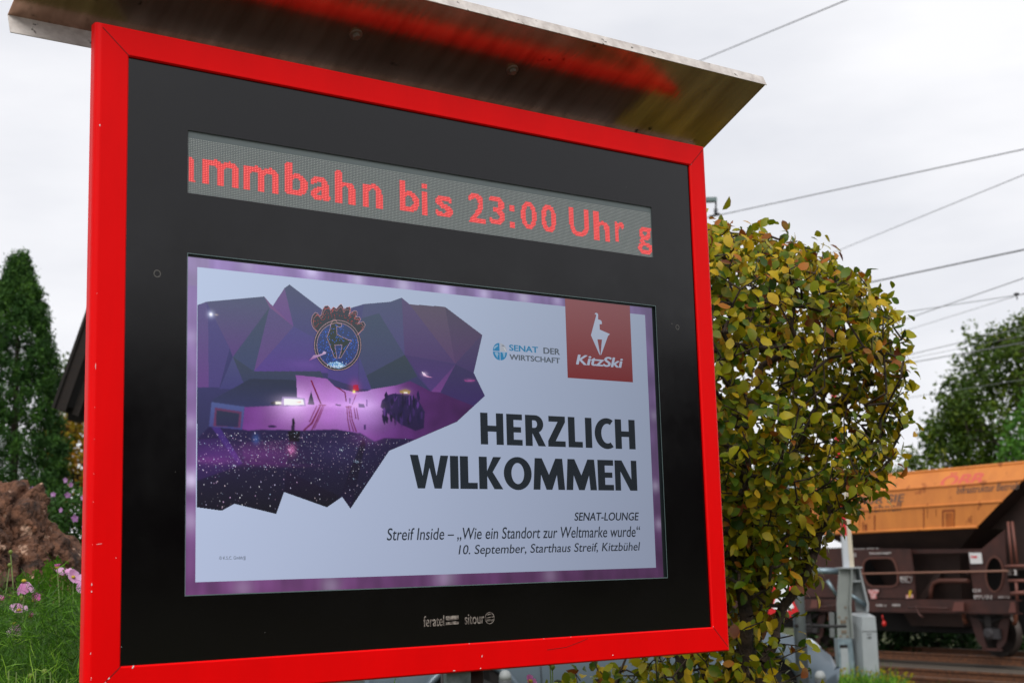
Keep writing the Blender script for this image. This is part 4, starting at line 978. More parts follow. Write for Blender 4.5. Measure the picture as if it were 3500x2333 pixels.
# ================================================================== trees and bushes
m_trunk = mat('tree_bark', '#3a3027', .9, noise_amt=.5, noise_scale=12, bump=.6, bump_scale=30)
def blob_points(blobs, n, rng, shell=.55):
    pts_ = []; vol = np.array([b_[3] * b_[4] * b_[5] for b_ in blobs]) ** .75; vol /= vol.sum()
    for b_, m_ in zip(blobs, rng.multinomial(n, vol)):
        d = rng.normal(size=(m_, 3)); d /= np.linalg.norm(d, axis=1)[:, None]; r_ = rng.random((m_, 1)) ** (1 / 3) * (1 - shell) + shell
        pts_.append(np.array(b_[:3]) + d * r_ * np.array(b_[3:6]))
    return np.concatenate(pts_)
def tree(name, label, cat, Y, px_, blobs_px, leafm, n_clump, n_leaf, leaf, clump_r, group=None, seed=1, trunk_r=.16, tip=.012, aspect=.6, tint_mu=.45, base_z=None):
    """blobs_px: (px, py, radius px across, radius px tall) of the crown, Y metres away"""
    rg = np.random.default_rng(seed); b0 = at(px_, 1900, Y); bz_ = gz(b0[0], b0[1]) if base_z is None else base_z
    root = tag(empty(name, (b0[0], b0[1], bz_)), label, cat, group); O_ = np.array(root.location); k = Y / F
    blobs = []
    for bl in blobs_px:
        p = at(bl[0], bl[1], Y) - O_; dep = bl[4] if len(bl) > 4 else bl[2]; off = bl[5] if len(bl) > 5 else 0
        blobs.append((p[0], p[1] + off, p[2], bl[2] * k, dep * k, bl[3] * k))
    C_ = blob_points(blobs, n_clump, rg)
    top = max(b_[2] for b_ in blobs); trunk = [np.array([rg.normal(0, .02), rg.normal(0, .02), top * .75 * q / 7]) for q in range(8)]
    P_, pr_, tp_ = grow([trunk], [c for c in C_[:: max(1, n_clump // 150)]], .35 * max(1, top / 5), .2, rg)
    V_, F_ = wood(P_, pr_, tip, .45, trunk_r); np_obj('trunk', V_, F_, m_trunk, root)
    n_ = rg.poisson(n_leaf, len(C_)); Cx = np.repeat(C_, n_, 0) + rg.normal(0, 1, (n_.sum(), 3)) * clump_r
    V_, F_ = leaf_quads(Cx, leaf, rg, aspect, .6, .3); tn = np.repeat(rg.normal(tint_mu, .13, len(C_)), n_) + rg.normal(0, .1, n_.sum())
    np_obj('crown', V_, F_, leafm, root, tint=np.repeat(np.clip(tn, 0, 1), 4), smooth=False)
    return root
m_green = leaf_mat('maple_leaf', [(0, '#22340d'), (.4, '#3d5616'), (.75, '#64781e'), (1, '#8d9030')], .5, .3)
m_fresh = leaf_mat('fresh_leaf', [(0, '#2f5a1c'), (.5, '#4b7a26'), (1, '#6d9a34')], .5, .35)
m_autumn = leaf_mat('autumn_leaf', [(0, '#6a6a1c'), (.45, '#97801f'), (.8, '#a8701c'), (1, '#7a4a18')], .5, .35)
m_thuja = leaf_mat('thuja_leaf', [(0, '#142a10'), (.5, '#2a4e1c'), (1, '#527a2a')], .6, .2)
m_dark = leaf_mat('bush_leaf', [(0, '#14260f'), (.5, '#22401a'), (1, '#3c6228')], .5, .25)
tree('maple_tree', 'large dark green deciduous tree rising behind the orange railway wagon', 'tree', 46, 3560,
     [(3560, 1420, 330, 330), (3400, 1480, 220, 200), (3280, 1560, 160, 110), (3490, 1260, 120, 120), (3340, 1350, 70, 65), (3360, 1195, 55, 90), (3420, 1190, 60, 60), (3498, 1140, 40, 80), (3190, 1600, 80, 55), (3255, 1445, 70, 75), (3600, 1180, 150, 150), (3315, 1175, 10, 60), (3250, 1265, 16, 30), (3240, 1380, 40, 40), (3130, 1570, 30, 16)],
     m_green, 760, 34, .15, .18, seed=3, trunk_r=.3, tip=.02)
tree('young_tree', 'light green leafy tree at the far right above the wagon', 'tree', 40, 3560, [(3540, 1500, 110, 110), (3590, 1420, 100, 120), (3490, 1560, 60, 60)], m_fresh, 110, 26, .13, .16, seed=4, trunk_r=.12)
tree('low_tree', 'small green treetop just showing over the wagon beside the shrub', 'tree', 44, 3040, [(3055, 1620, 40, 22), (3010, 1640, 60, 30), (2960, 1660, 60, 40)], m_green, 40, 20, .12, .14, seed=6, trunk_r=.1)
tree('hedge_tree', 'tall green tree behind the wagon, glimpsed between the shrub stems', 'tree', 48, 2560, [(2560, 1700, 330, 190), (2350, 1600, 200, 200), (2700, 1650, 90, 110), (2480, 1520, 90, 90)], m_green, 260, 26, .17, .2, seed=8, trunk_r=.2)
tree('trackside_bush', 'dark green leafy bush beyond the rails, seen under the wagon', 'bush', 34, 3080, [(3130, 2150, 110, 85), (3010, 2165, 90, 75), (2880, 2150, 110, 80), (3230, 2170, 90, 65), (3340, 2180, 90, 55), (3450, 2180, 80, 55)], m_dark, 330, 26, .10, .12, seed=9, trunk_r=.03, tip=.006, tint_mu=.55, base_z=-.7)
tree('autumn_tree', 'yellow and ochre autumn tree behind the wooden shelter roof', 'tree', 24, 300, [(300, 1530, 130, 120), (210, 1500, 60, 90), (420, 1600, 120, 140), (240, 1690, 60, 70), (280, 1400, 60, 60)], m_autumn, 240, 22, .085, .13, seed=10, trunk_r=.09)
tree('distant_tree', 'green treetop peeping out between the conifer and the shelter roof', 'tree', 30, 215, [(205, 1310, 22, 40), (235, 1255, 16, 30), (250, 1340, 40, 60)], m_green, 40, 18, .10, .12, seed=12, trunk_r=.06)
# conifer: dense upright sprays on a pointed column
rg = np.random.default_rng(31); TY = 15.0; b0 = at(45, 1700, TY)
conifer = tag(empty('conifer_tree', (b0[0], b0[1], gz(b0[0], b0[1]))), 'dark green pointed conifer standing at the left edge behind the rock', 'tree'); O_ = np.array(conifer.location)
prof_z = np.array([at(45, y, TY)[2] for y in (900, 960, 1040, 1150, 1300, 1450, 1600, 1760, 2000, 2300)]) - O_[2]; prof_r = np.array([3, 30, 70, 104, 129, 147, 166, 170, 168, 120]) * TY / F
C_ = []
for k in range(2300):
    z = rg.uniform(prof_z[-1], prof_z[0]); a = rg.uniform(0, 6.283); R_ = np.interp(z, prof_z[::-1], prof_r[::-1])
    R_ *= 1 + .12 * noise.noise(Vector((math.cos(a) * 2, math.sin(a) * 2, z * 3))); f_ = rg.uniform(.72, 1.0); C_.append((math.cos(a) * R_ * f_, math.sin(a) * R_ * f_, z))
C_ = np.array(C_); n_ = rg.poisson(62, len(C_)); out_ = C_ * [1, 1, 0]; out_ /= np.linalg.norm(out_, axis=1)[:, None] + 1e-6
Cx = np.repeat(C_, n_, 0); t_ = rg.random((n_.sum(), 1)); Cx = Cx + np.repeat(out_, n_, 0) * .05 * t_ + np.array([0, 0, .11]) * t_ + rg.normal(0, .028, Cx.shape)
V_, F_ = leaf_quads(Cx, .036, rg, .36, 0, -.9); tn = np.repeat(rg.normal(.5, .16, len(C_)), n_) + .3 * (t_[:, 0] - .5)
np_obj('crown', V_, F_, m_thuja, conifer, tint=np.repeat(np.clip(tn, 0, 1), 4), smooth=False)
tk = MB(); tk.tube([(0, 0, 0), (0, 0, prof_z[0] * .5), (0, 0, prof_z[0] * .96)], [.07, .05, .008], 9); obj('trunk', tk, m_trunk, conifer)
m_hib = leaf_mat('garden_bush_leaf', [(0, '#1c3812'), (.5, '#34581f'), (1, '#5a7c30')], .5, .3)
# flowering bush with mauve blossoms
rg = np.random.default_rng(41); FY = 8.5
hib = tree('flowering_bush', 'dark green bush dotted with small mauve blossoms below the conifer', 'bush', FY, 230, [(225, 1790, 120, 105), (300, 1840, 100, 110), (140, 1750, 70, 60), (220, 1890, 130, 80)], m_hib, 200, 20, .032, .035, seed=14, trunk_r=.02, tip=.003, tint_mu=.5)
HO = np.array(hib.location); m_mauve = leaf_mat('mauve_petal', [(0, '#a06aa4'), (1, '#c79aca')], .5, .4)
fl = MB(); V_, F_, tn = [], [], []
for px_, py_ in ((210, 1742), (258, 1770), (285, 1700), (175, 1800), (245, 1655), (150, 1772), (232, 1690), (290, 1800), (110, 1670), (182, 1690), (225, 1640)):
    c = at(px_, py_, FY - .28) - HO; nrm = Vector((rg.normal(0, .4), -1, rg.normal(0, .3))).normalized(); u_ = nrm.orthogonal().normalized(); w_ = nrm.cross(u_); r_ = rg.uniform(.014, .024)
    for k in range(5):
        a = k * 1.2566 + rg.uniform(0, .3); d_ = np.array(u_ * math.cos(a) + w_ * math.sin(a)); e_ = np.array(u_ * math.cos(a + 1.57) + w_ * math.sin(a + 1.57)); b_ = len(V_)
        V_ += [c, c + d_ * r_ * .6 + e_ * r_ * .45 + np.array(nrm) * r_ * .3, c + d_ * r_ * 1.1 + np.array(nrm) * r_ * .35, c + d_ * r_ * .6 - e_ * r_ * .45 + np.array(nrm) * r_ * .3]; F_.append((b_, b_ + 1, b_ + 2, b_ + 3)); tn += [rg.random()] * 4
np_obj('blossom', np.array(V_), np.array(F_), m_mauve, hib, tint=tn)

# ================================================================== wooden shelter: steep roof, open below
HYS = 10.0
sh_l, sh_apex, sh_r = at(192, 1398, HYS), at(560, 330, HYS), at(930, 1398, HYS)
sh_r[2] = sh_l[2]; sh_apex[0] = (sh_l[0] + sh_r[0]) / 2
SB = np.array([sh_apex[0], HYS, gz(sh_apex[0], HYS)])
shelter = tag(empty('wooden_shelter', SB), 'dark brown wooden shelter with a steep roof, its eave showing left of the board', 'shelter')
m_wood = mat('dark_wood', '#150d09', .85, dark='#0a0604', noise_scale=6, stretch=(14, 1, 2), bump=.3, bump_scale=40); m_wood2 = mat('brown_bargeboard', '#1c110b', .85, dark='#110a07', noise_scale=8, stretch=(1, 1, 6)); m_shing = mat('roof_shingle', '#1d1815', .9, noise_amt=.4, noise_scale=18)
hw, ze_, za_ = sh_r[0] - SB[0], sh_l[2] - SB[2], sh_apex[2] - SB[2]
sl = math.hypot(hw, za_ - ze_); nx_, nz_ = (za_ - ze_) / sl, hw / sl
def slope_board(x_in, off0, off1, y0, y1, m_, name):
    for s_ in (-1, 1):
        q = MB(); lo = []; 
        for (xx, zz) in ((s_ * hw, ze_), (0, za_)):
            lo.append((xx + s_ * nx_ * off0, zz + nz_ * off0)); 
        hi = [(xx + s_ * nx_ * (off1 - off0), zz + nz_ * (off1 - off0)) for xx, zz in lo]
        q.hexa([(lo[0][0], y0, lo[0][1]), (lo[1][0], y0, lo[1][1]), (hi[1][0], y0, hi[1][1]), (hi[0][0], y0, hi[0][1])], [(lo[0][0], y1, lo[0][1]), (lo[1][0], y1, lo[1][1]), (hi[1][0], y1, hi[1][1]), (hi[0][0], y1, hi[0][1])])
        obj(name, q, m_, shelter)
slope_board(0, .0, .02, -.05, 1.7, m_shing, 'roof')
slope_board(0, -.075, -.002, -.03, .0, m_wood2, 'bargeboard')
slope_board(0, -.15, -.10, .05, .09, m_wood2, 'rafter')
q = MB(); q.poly([(-hw + .11, .35, ze_), (hw - .11, .35, ze_), (0, .35, za_ - .22)]); q.poly([(-hw + .11, .36, ze_), (0, .36, za_ - .22), (hw - .11, .36, ze_)]); obj('gable', q, m_wood, shelter)
q = MB(); q.box(0, .25, ze_ - .045 + .03, 2 * hw - .06, .16, .09); obj('tie_beam', q, m_wood, shelter)
q = MB(); q.box(0, .9, ze_ + .05, 2 * hw - .1, 1.3, .02); obj('ceiling_board', q, m_wood, shelter)
for x_ in (-hw * .55, hw * .55):
    for y_ in (.3, 1.4):
        q = MB(); q.box(x_, y_, (ze_ - .03) / 2, .12, .12, ze_ - .03); obj('wooden_post', q, m_wood, shelter)

# ================================================================== rock in the flower bed
RY = 5.4; rc = at(-75, 2030, RY); rgz = gz(rc[0], rc[1])
rk = MB()
import bmesh
bm = bmesh.new(); bmesh.ops.create_icosphere(bm, subdivisions=7, radius=1.0)
k_ = RY / F
for v in bm.verts:
    d = v.co.copy(); p = Vector((d.x * 340 * k_, d.y * .42, d.z * 410 * k_)); p.x += -(d.z) * 90 * k_ * 1.0
    lump = .12 * noise.noise(d * 1.3 + Vector((3, 1, 7))) + .05 * noise.noise(d * 2.7) + .010 * noise.noise(d * 12) + .006 * noise.noise(d * 40) + .004 * noise.noise(d * 90)
    for sc_v, am in ((2.2, .06), (5.0, .03), (11.0, .018), (25.0, .011)):
        pv = d * sc_v + Vector((7.3, 1.7, 2.9)); dist_, pts_v = noise.voronoi(pv); cv_ = noise.cell_vector(pts_v[0] * 9.7) - Vector((.5, .5, .5)); lump += am * (pv - pts_v[0]).dot(cv_) * 1.6 - am * .25 * max(0, 1 - (dist_[1] - dist_[0]) * 7)
    gro = noise.noise(Vector((d.x * 2.2 + .4, d.y * 1.2, d.z * .8)))
    p += d * (lump - .05 * max(0, 1 - abs(gro) * 9))
    v.co = p
me = bpy.data.meshes.new('boulder'); bm.to_mesh(me); bm.free(); me.polygons.foreach_set('use_smooth', [True] * len(me.polygons))
m_rock = mat('red_brown_rock', '#80563f', .9, dark='#31211a', noise_scale=14, bump=1.0, bump_scale=30, bump_dist=.06, stain=(16, .62, '#b8957f'))
rock = mesh_obj('boulder', me, m_rock); rock.location = (rc[0], rc[1], rc[2]); tag(rock, 'big rough reddish brown boulder at the left edge among the flowers', 'rock')

# ================================================================== flower bed: feathery cosmos plants
m_feather = leaf_mat('cosmos_leaf', [(0, '#24400f'), (.4, '#3f6a18'), (.75, '#5f8f24'), (1, '#8db43a')], .5, .35)
m_stalk = leaf_mat('cosmos_stem', [(0, '#4d6a1e'), (1, '#7d8f34')], .5, .1)
m_pink = leaf_mat('pink_petal', [(0, '#b0187e'), (.35, '#cf78b4'), (.6, '#e3acd8'), (1, '#f2d8ea')], .5, .4)
m_eye = mat('flower_eye', '#b09a2a', .7)
def blades(o, d, n, rg, ln, wd, spread):
    """n thin curved leaflets sprouting round a shoot"""
    V_, F_, T_ = [], [], []
    for k in range(n):
        t = rg.random(); p = o + d * t + rg.normal(0, .004, 3); a = rg.normal(0, 1, 3) * spread + np.array([0, 0, .55]); a /= np.linalg.norm(a); L_ = ln * rg.uniform(.5, 1.25)
        side = np.cross(a, rg.normal(size=3)); side /= np.linalg.norm(side) + 1e-9; bend = np.array([rg.normal(0, .15), rg.normal(0, .15), rg.uniform(-.3, .2)]) * L_; b_ = len(V_)
        for s_, w_ in ((0, .6), (.5, 1), (1, .15)):
            c = p + a * L_ * s_ + bend * s_ * s_; V_ += [c - side * wd * w_ / 2, c + side * wd * w_ / 2]
        F_ += [(b_, b_ + 1, b_ + 3, b_ + 2), (b_ + 2, b_ + 3, b_ + 5, b_ + 4)]; tn = rg.random(); T_ += [tn] * 6
    return V_, F_, T_
def cosmos(label, heads, Y, seed, root_px, n_shoot=9, top_px=2000, spread_px=60, tint_shift=0.0, group='cosmos plants in the flower bed'):
    """heads: (px, py, kind, size, tilt) flower heads; shoots fill the plant's foliage"""
    rg = np.random.default_rng(seed); b0 = at(root_px, 2100, Y); root = tag(empty('cosmos_plant', (b0[0], b0[1], gz(b0[0], b0[1]))), label, 'flower', group); O_ = np.array(root.location)
    V_, F_, T_ = [], [], []
    st = MB()
    for px_, py_, kind, size, tilt in heads:
        h_ = at(px_, py_, Y + rg.uniform(-.12, .05)) - O_; b_ = np.array([h_[0] * .5 + rg.normal(0, .03), h_[1] * .4, .02])
        mid = (h_ + b_) / 2 + rg.normal(0, .02, 3); st.tube([b_, b_ * .25 + mid * .75 - np.array([0, 0, .08]), h_ * .5 + mid * .5, h_], [.004, .003, .0022, .0016], 5)
        for q_ in range(7):
            t = rg.uniform(.3, .9); o_ = b_ * (1 - t) + h_ * t; a = blades(o_, rg.normal(0, .03, 3) + np.array([0, 0, .03]), 10, rg, .055, .0022, 1.0)
            off = len(V_); V_ += a[0]; F_ += [tuple(i + off for i in f) for f in a[1]]; T_ += list(np.clip(np.array(a[2]) + tint_shift, 0, 1))
        ax = Vector((math.sin(tilt[0]), tilt[1], math.cos(tilt[0]))).normalized(); u_ = ax.orthogonal().normalized(); w_ = ax.cross(u_); pv, pf, pt = [], [], []
        hd = MB(); cen = Vector(h_)
        if kind == 'bud':
            hd.lathe([(.001, -.006), (.005, -.002), (.0065, .003), (.005, .007), (.001, .009)], tuple(cen), 'Z', 10)
            for k in range(8):
                a = k * .785; d_ = u_ * math.cos(a) + w_ * math.sin(a); hd.poly([cen - ax * .002 + d_ * .003 + w_ * .001, cen - ax * .002 + d_ * .003 - w_ * .001, cen + d_ * .016 + ax * .004])
            obj('seed_head', hd, m_bud, root); continue
        npet = 8 if kind == 'open' else 6; cup = {'open': .55, 'droop': -1.1, 'side': .35, 'small': .9}[kind]
        for k in range(npet):
            a = 2 * math.pi * k / npet + rg.normal(0, .1); d_ = (u_ * math.cos(a) + w_ * math.sin(a)); e_ = ax.cross(d_); b2 = len(pv); tt = rg.normal(.62 if size > .02 else .25, .14); R_ = size * rg.uniform(.85, 1.08)
            for s_, wd_ in ((.08, .10), (.35, .30), (.7, .44), (.93, .40), (1.02, .16)):
                c = cen + d_ * R_ * s_ * (1 - .25 * abs(cup) * s_) + ax * (cup * R_ * s_ * (.5 + .5 * s_)); fold = .05 * R_ * math.sin(s_ * 9 + k)
                pv += [np.array(c - e_ * R_ * wd_ + ax * fold), np.array(c + ax * (-.05 * R_)), np.array(c + e_ * R_ * wd_ + ax * fold)]; pt += [tt + .25 * (1 - s_) * -1 + .12, tt, tt]
            for q_ in range(4):
                for w2 in (0, 1): i_ = b2 + q_ * 3 + w2; pf.append((i_, i_ + 1, i_ + 4, i_ + 3))
        f_ = np_obj('blossom', np.array(pv), pf, m_pink, root, tint=np.clip(pt, 0, 1))
        hd.lathe([(.0, -.004), (.006, -.002), (.007, .002), (.004, .005), (.0, .006)], tuple(cen), 'Z', 10); obj('flower_eye', hd, m_eye, f_)
    for k in range(n_shoot):
        tip = at(root_px + rg.normal(0, spread_px), top_px + abs(rg.normal(0, 70)), Y + rg.normal(0, .12)) - O_; b_ = np.array([tip[0] * .5, tip[1] * .5, 0])
        st.tube([b_, (b_ + tip) / 2 + rg.normal(0, .02, 3), tip], [.004, .003, .0015], 5)
        for q_ in range(16):
            t = .35 + .65 * q_ / 16; o_ = b_ * (1 - t) + tip * t; a = blades(o_, rg.normal(0, .035, 3) + np.array([0, 0, .02]), 17, rg, .045, .0017, 1.0)
            off = len(V_); V_ += a[0]; F_ += [tuple(i + off for i in f) for f in a[1]]; T_ += list(np.clip(np.array(a[2]) * .8 + tint_shift + .25 * (t - .6), 0, 1))
    np_obj('foliage', np.array(V_), F_, m_feather, root, tint=T_); obj('stem', st, m_feather2, root)
    return root
m_bud = mat('green_bud', '#6f7f2e', .6, noise_amt=.3, noise_scale=200); m_feather2 = mat('green_stem', '#5c7328', .6, noise_amt=.3, noise_scale=30)
cosmos('cosmos with pale pink upright blossom in front of the boulder, beside the red frame', [(216, 1965, 'open', .030, (.2, -.25)), (196, 1938, 'small', .010, (0, -.2))], 4.3, 51, 190, 7, 2040)
cosmos('cosmos with two pink blossoms half hidden by the red frame', [(250, 1972, 'side', .026, (1.1, -.6)), (287, 1978, 'droop', .030, (.1, -.4))], 4.2, 52, 270, 8, 2060)
cosmos('cosmos with a drooping faded white and pink blossom below the boulder', [(82, 1985, 'droop', .031, (-.1, -.3)), (74, 2045, 'bud', .0, (0, 0))], 4.0, 53, 70, 9, 2050)
cosmos('cosmos with a small magenta blossom in mid bed', [(117, 2052, 'small', .018, (.7, -.5))], 4.1, 54, 130, 10, 2060)
cosmos('cosmos with two withered lilac blossoms deep in the foliage', [(65, 2085, 'side', .026, (.3, -.5)), (52, 2130, 'droop', .030, (.2, -.5)), (105, 2105, 'small', .012, (.5, -.4))], 3.9, 55, 50, 10, 2090)
cosmos('cosmos with green seed heads at the very left edge', [(36, 1888, 'bud', 0, (0, 0)), (33, 1933, 'bud', 0, (0, 0)), (3, 2050, 'small', .014, (.4, -.5))], 4.3, 56, 10, 10, 1990)
cosmos('low bright green cosmos foliage along the bottom left edge', [(152, 2297, 'bud', 0, (0, 0)), (105, 2312, 'bud', 0, (0, 0))], 3.3, 57, 120, 22, 2275, 110, .3)
cosmos('dark green cosmos foliage low beside the red frame', [(270, 2225, 'small', .008, (.5, -.5))], 3.8, 58, 230, 14, 2110, 60, -.12)
cosmos('feathery green cosmos tips under the left part of the red frame', [], 3.2, 59, 1360, 9, 2318, 45, 0.0)
cosmos('cosmos with a pink spidery blossom below the red frame by the post', [(1812, 2328, 'side', .018, (.9, -.6)), (1880, 2268, 'bud', 0, (0, 0)), (1888, 2281, 'bud', 0, (0, 0))], 3.5, 60, 1860, 6, 2330, 40, .1)
# filler greenery of the bed
V_, F_, T_ = [], [], []; rg = np.random.default_rng(61)
for k in range(640):
    Yk = rg.uniform(3.3, 5.0); px_ = rg.uniform(-80, 330); py_ = rg.uniform(2080, 2420) + (5.0 - Yk) * 20
    p = at(px_, py_, Yk); a = blades(p, rg.normal(0, .05, 3) + np.array([0, 0, .05]), 18, rg, .05, .0019, 1.0)
    off = len(V_); V_ += a[0]; F_ += [tuple(i + off for i in f) for f in a[1]]; T_ += list(np.array(a[2]) * (.45 + .55 * rg.random()))
for k in range(260):                                             # small knotted seed spikes between them
    px_ = rg.uniform(60, 300); p = at(px_, 2040 - 60 * math.exp(-((px_ - 190) / 60) ** 2) + rg.uniform(-40, 110), rg.uniform(4.3, 4.7))
    for q_ in range(10):
        c = p + np.array([rg.normal(0, .004), rg.normal(0, .004), q_ * .004]); off = len(V_); s_ = .0035
        V_ += [c + np.array([-s_, 0, 0]), c + np.array([0, -s_, s_]), c + np.array([s_, 0, 0]), c + np.array([0, 0, -s_])]; F_.append((off, off + 1, off + 2, off + 3)); T_ += [rg.uniform(.3, .7)] * 4
bed = np_obj('undergrowth', np.array(V_), F_, m_feather, None, tint=T_); tag(bed, 'mixed feathery greenery filling the flower bed', 'undergrowth', kind='stuff')
# grass and yellow weeds by the barrier machine, and rough grass up to the rails
V_, F_, T_ = [], [], []
for k in range(2600):
    px_ = rg.uniform(2700, 3200) if k < 1700 else rg.uniform(2650, 3560); d_ = 1 if k < 1700 else 0
    oo = rg.uniform(14.2, 17.6); rdir = ray(px_, 2300); l_ = oo / (TN @ rdir); p = rdir * l_; z0 = gz(p[0], p[1]); p = np.array([p[0], p[1], z0])
    hgt = rg.uniform(.10, .34) * (1 if px_ < 3060 else .5); a = blades(p, np.array([0, 0, hgt * .4]), 7, rg, hgt, .012, .35)
    off = len(V_); V_ += a[0]; F_ += [tuple(i + off for i in f) for f in a[1]]; T_ += a[2]
gr = np_obj('grass', np.array(V_), F_, m_feather, None, tint=T_); tag(gr, 'rough green grass beside the railway', 'grass', kind='stuff')
V_, F_ = [], []
for k in range(150):
    px_, oo = rg.uniform(2820, 3120), rg.uniform(15.2, 17.4); rdir = ray(px_, 2300); l_ = oo / (TN @ rdir); p = rdir * l_; p = np.array([p[0], p[1], gz(p[0], p[1]) + rg.uniform(.2, .42)]); off = len(V_); s_ = .022
    V_ += [p + np.array([-s_, 0, 0]), p + np.array([0, -s_, s_]), p + np.array([s_, 0, 0]), p + np.array([0, 0, -s_])]; F_.append((off, off + 1, off + 2, off + 3))
yw = np_obj('weeds', np.array(V_), F_, mat('yellow_weed', '#b5a020', .7), None); tag(yw, 'tiny yellow weed flowers in the rough grass', 'weeds', kind='stuff')

# ================================================================== railway: two tracks
m_rail = mat('rusty_rail', '#7a4e30', .7, metal=.15, dark='#4a3022', noise_scale=14); m_head = mat('rail_head', '#6f6a66', .4, metal=.7); m_sleeper = mat('concrete_sleeper', '#bd9f84', .9, noise_amt=.35, noise_scale=15); m_sleeper2 = mat('wooden_sleeper', '#4a382c', .9, noise_amt=.4, noise_scale=15)
TRZ = math.atan2(TR[1], TR[0])
def track(o1, o2, label, s_a, s_b, m_r):
    oc = (o1 + o2) / 2; p = on_track(0, oc, RAIL); root = tag(empty('railway_track', tuple(p), TRZ), label, 'railway track', 'railway tracks side by side')
    for o_ in (o1, o2):
        y = -(o_ - oc); q = MB()
        sec = [(-.036, 0), (.036, 0), (.036, -.035), (.009, -.05), (.009, -.14), (.07, -.155), (.07, -.17), (-.07, -.17), (-.07, -.155), (-.009, -.14), (-.009, -.05), (-.036, -.035)]
        q.hexa([(s_a, y + a, b_) for a, b_ in sec], [(s_b, y + a, b_) for a, b_ in sec], 0); q.poly([(s_a, y - .03, .001), (s_b, y - .03, .001), (s_b, y + .03, .001), (s_a, y + .03, .001)], 1)
        obj('rail', q, [m_r, m_head], root)
    q = MB(); q.hexa([(-.11, -1.25, -.30), (.11, -1.25, -.30), (.11, 1.25, -.30), (-.11, 1.25, -.30)], [(-.09, -1.25, -.172), (.09, -1.25, -.172), (.09, 1.25, -.172), (-.09, 1.25, -.172)])
    for o_ in (o1, o2):
        for s_ in (-1, 1): q.box(0, -(o_ - oc) + s_ * .1, -.15, .14, .05, .045, 1)
    sl_ = obj('sleeper', q, [m_sleeper, m_rail], root); n_ = int((s_b - s_a) / .62)
    for k in range(n_):
        if abs(s_a + .3 + .62 * k) > 14 and (s_a + .3 + .62 * k) > 16: continue
        c = sl_ if k == 0 else sl_.copy()
        if k: COL.objects.link(c); c.parent = root
        c.location = (s_a + .3 + .62 * k, random.Random(k).uniform(-.02, .02), 0)
    return root
track(23.8, 25.24, 'rusty railway track carrying the orange hopper wagon', -10, 30, m_rail)
track(19.1, 20.54, 'empty brown railway track nearer to the grey barrier machine', -10, 30, m_rail)

# ================================================================== ballast hopper wagon
s0, _z = px_track(3205, 2200, 23.8)
WO = on_track(s0, 24.52, RAIL)
wagon = tag(empty('hopper_wagon', tuple(WO), TRZ), 'orange topped railway hopper wagon with rust brown underframe and red lettering', 'railway wagon')
def WL(s, o, z): return (s - s0, -(o - 24.52), z - RAIL)
def WP(px, py, o): s, z = px_track(px, py, o); return WL(s, o, z)
m_or = mat('orange_paint', '#d48236', .6, dark='#bf7030', noise_scale=1.5, stretch=(1.6, 1, .6), bump=.05, bump_scale=9, stain=(4.2, .64, '#a0561e')); m_or2 = mat('orange_rust_streak', '#8a3f14', .8, noise_amt=.3)
m_br = mat('rust_brown_paint', '#46221a', .65, dark='#311712', noise_scale=2.5, bump=.05, bump_scale=20); m_br2 = mat('dark_brown_steel', '#33201b', .75, noise_amt=.4, noise_scale=4); m_blk = mat('black_and_shade', '#120e0d', .9)  # the black serves lettering and fittings, and painted shade in openings
m_wr = mat('faded_red_letter', '#cc5a48', .6); m_wk = mat('dark_grey_letter', '#5a4a42', .7); m_ww = mat('white_letter', '#c9c4c2', .7)
NO = 23.13
zb_ = px_track(3200, 1806, NO)[1]; zc2 = px_track(3200, 1727, NO)[1]; zc1 = px_track(3200, 1662, NO + .06)[1]; zt = px_track(3200, 1607, NO + .32)[1]
sec = [(NO, zb_), (NO, zc2), (NO + .06, zc1), (NO + .32, zt)]
sR = [px_track(3340, 1803, NO)[0], px_track(3426, 1726, NO)[0], px_track(3500, 1660, NO + .06)[0], px_track(3566, 1596, NO + .32)[0]]
LEN = 7.4
hb = MB(); near, far = [], []
for (o_, z_), s_ in zip(sec, sR):
    near.append((s_, o_, z_)); 
mid = sR[3] + LEN / 2
def hop(s, o, z): return WL(s, o, z)
cols = []
for k, (s_, o_, z_) in enumerate(near):
    sl2 = 2 * mid - s_; cols.append([hop(s_, o_, z_), hop(sl2, o_, z_), hop(sl2, 49.04 - o_, z_), hop(s_, 49.04 - o_, z_)])
for a, c in zip(cols[:-1], cols[1:]):
    for k in (0, 2): hb.poly([a[k], a[(k + 1) % 4], c[(k + 1) % 4], c[k]], 0)
    for k in (1, 3): hb.poly([a[k], a[(k + 1) % 4], c[(k + 1) % 4], c[k]], 1)
inner = [(p[0] * .98, p[1] * .8, p[2] - .5) for p in cols[3]]
for k in range(4): hb.poly([cols[3][k], cols[3][(k + 1) % 4], inner[(k + 1) % 4], inner[k]], 1)
hb.poly(inner, 1)
hopper = obj('hopper', hb, [m_or, m_br2], wagon)
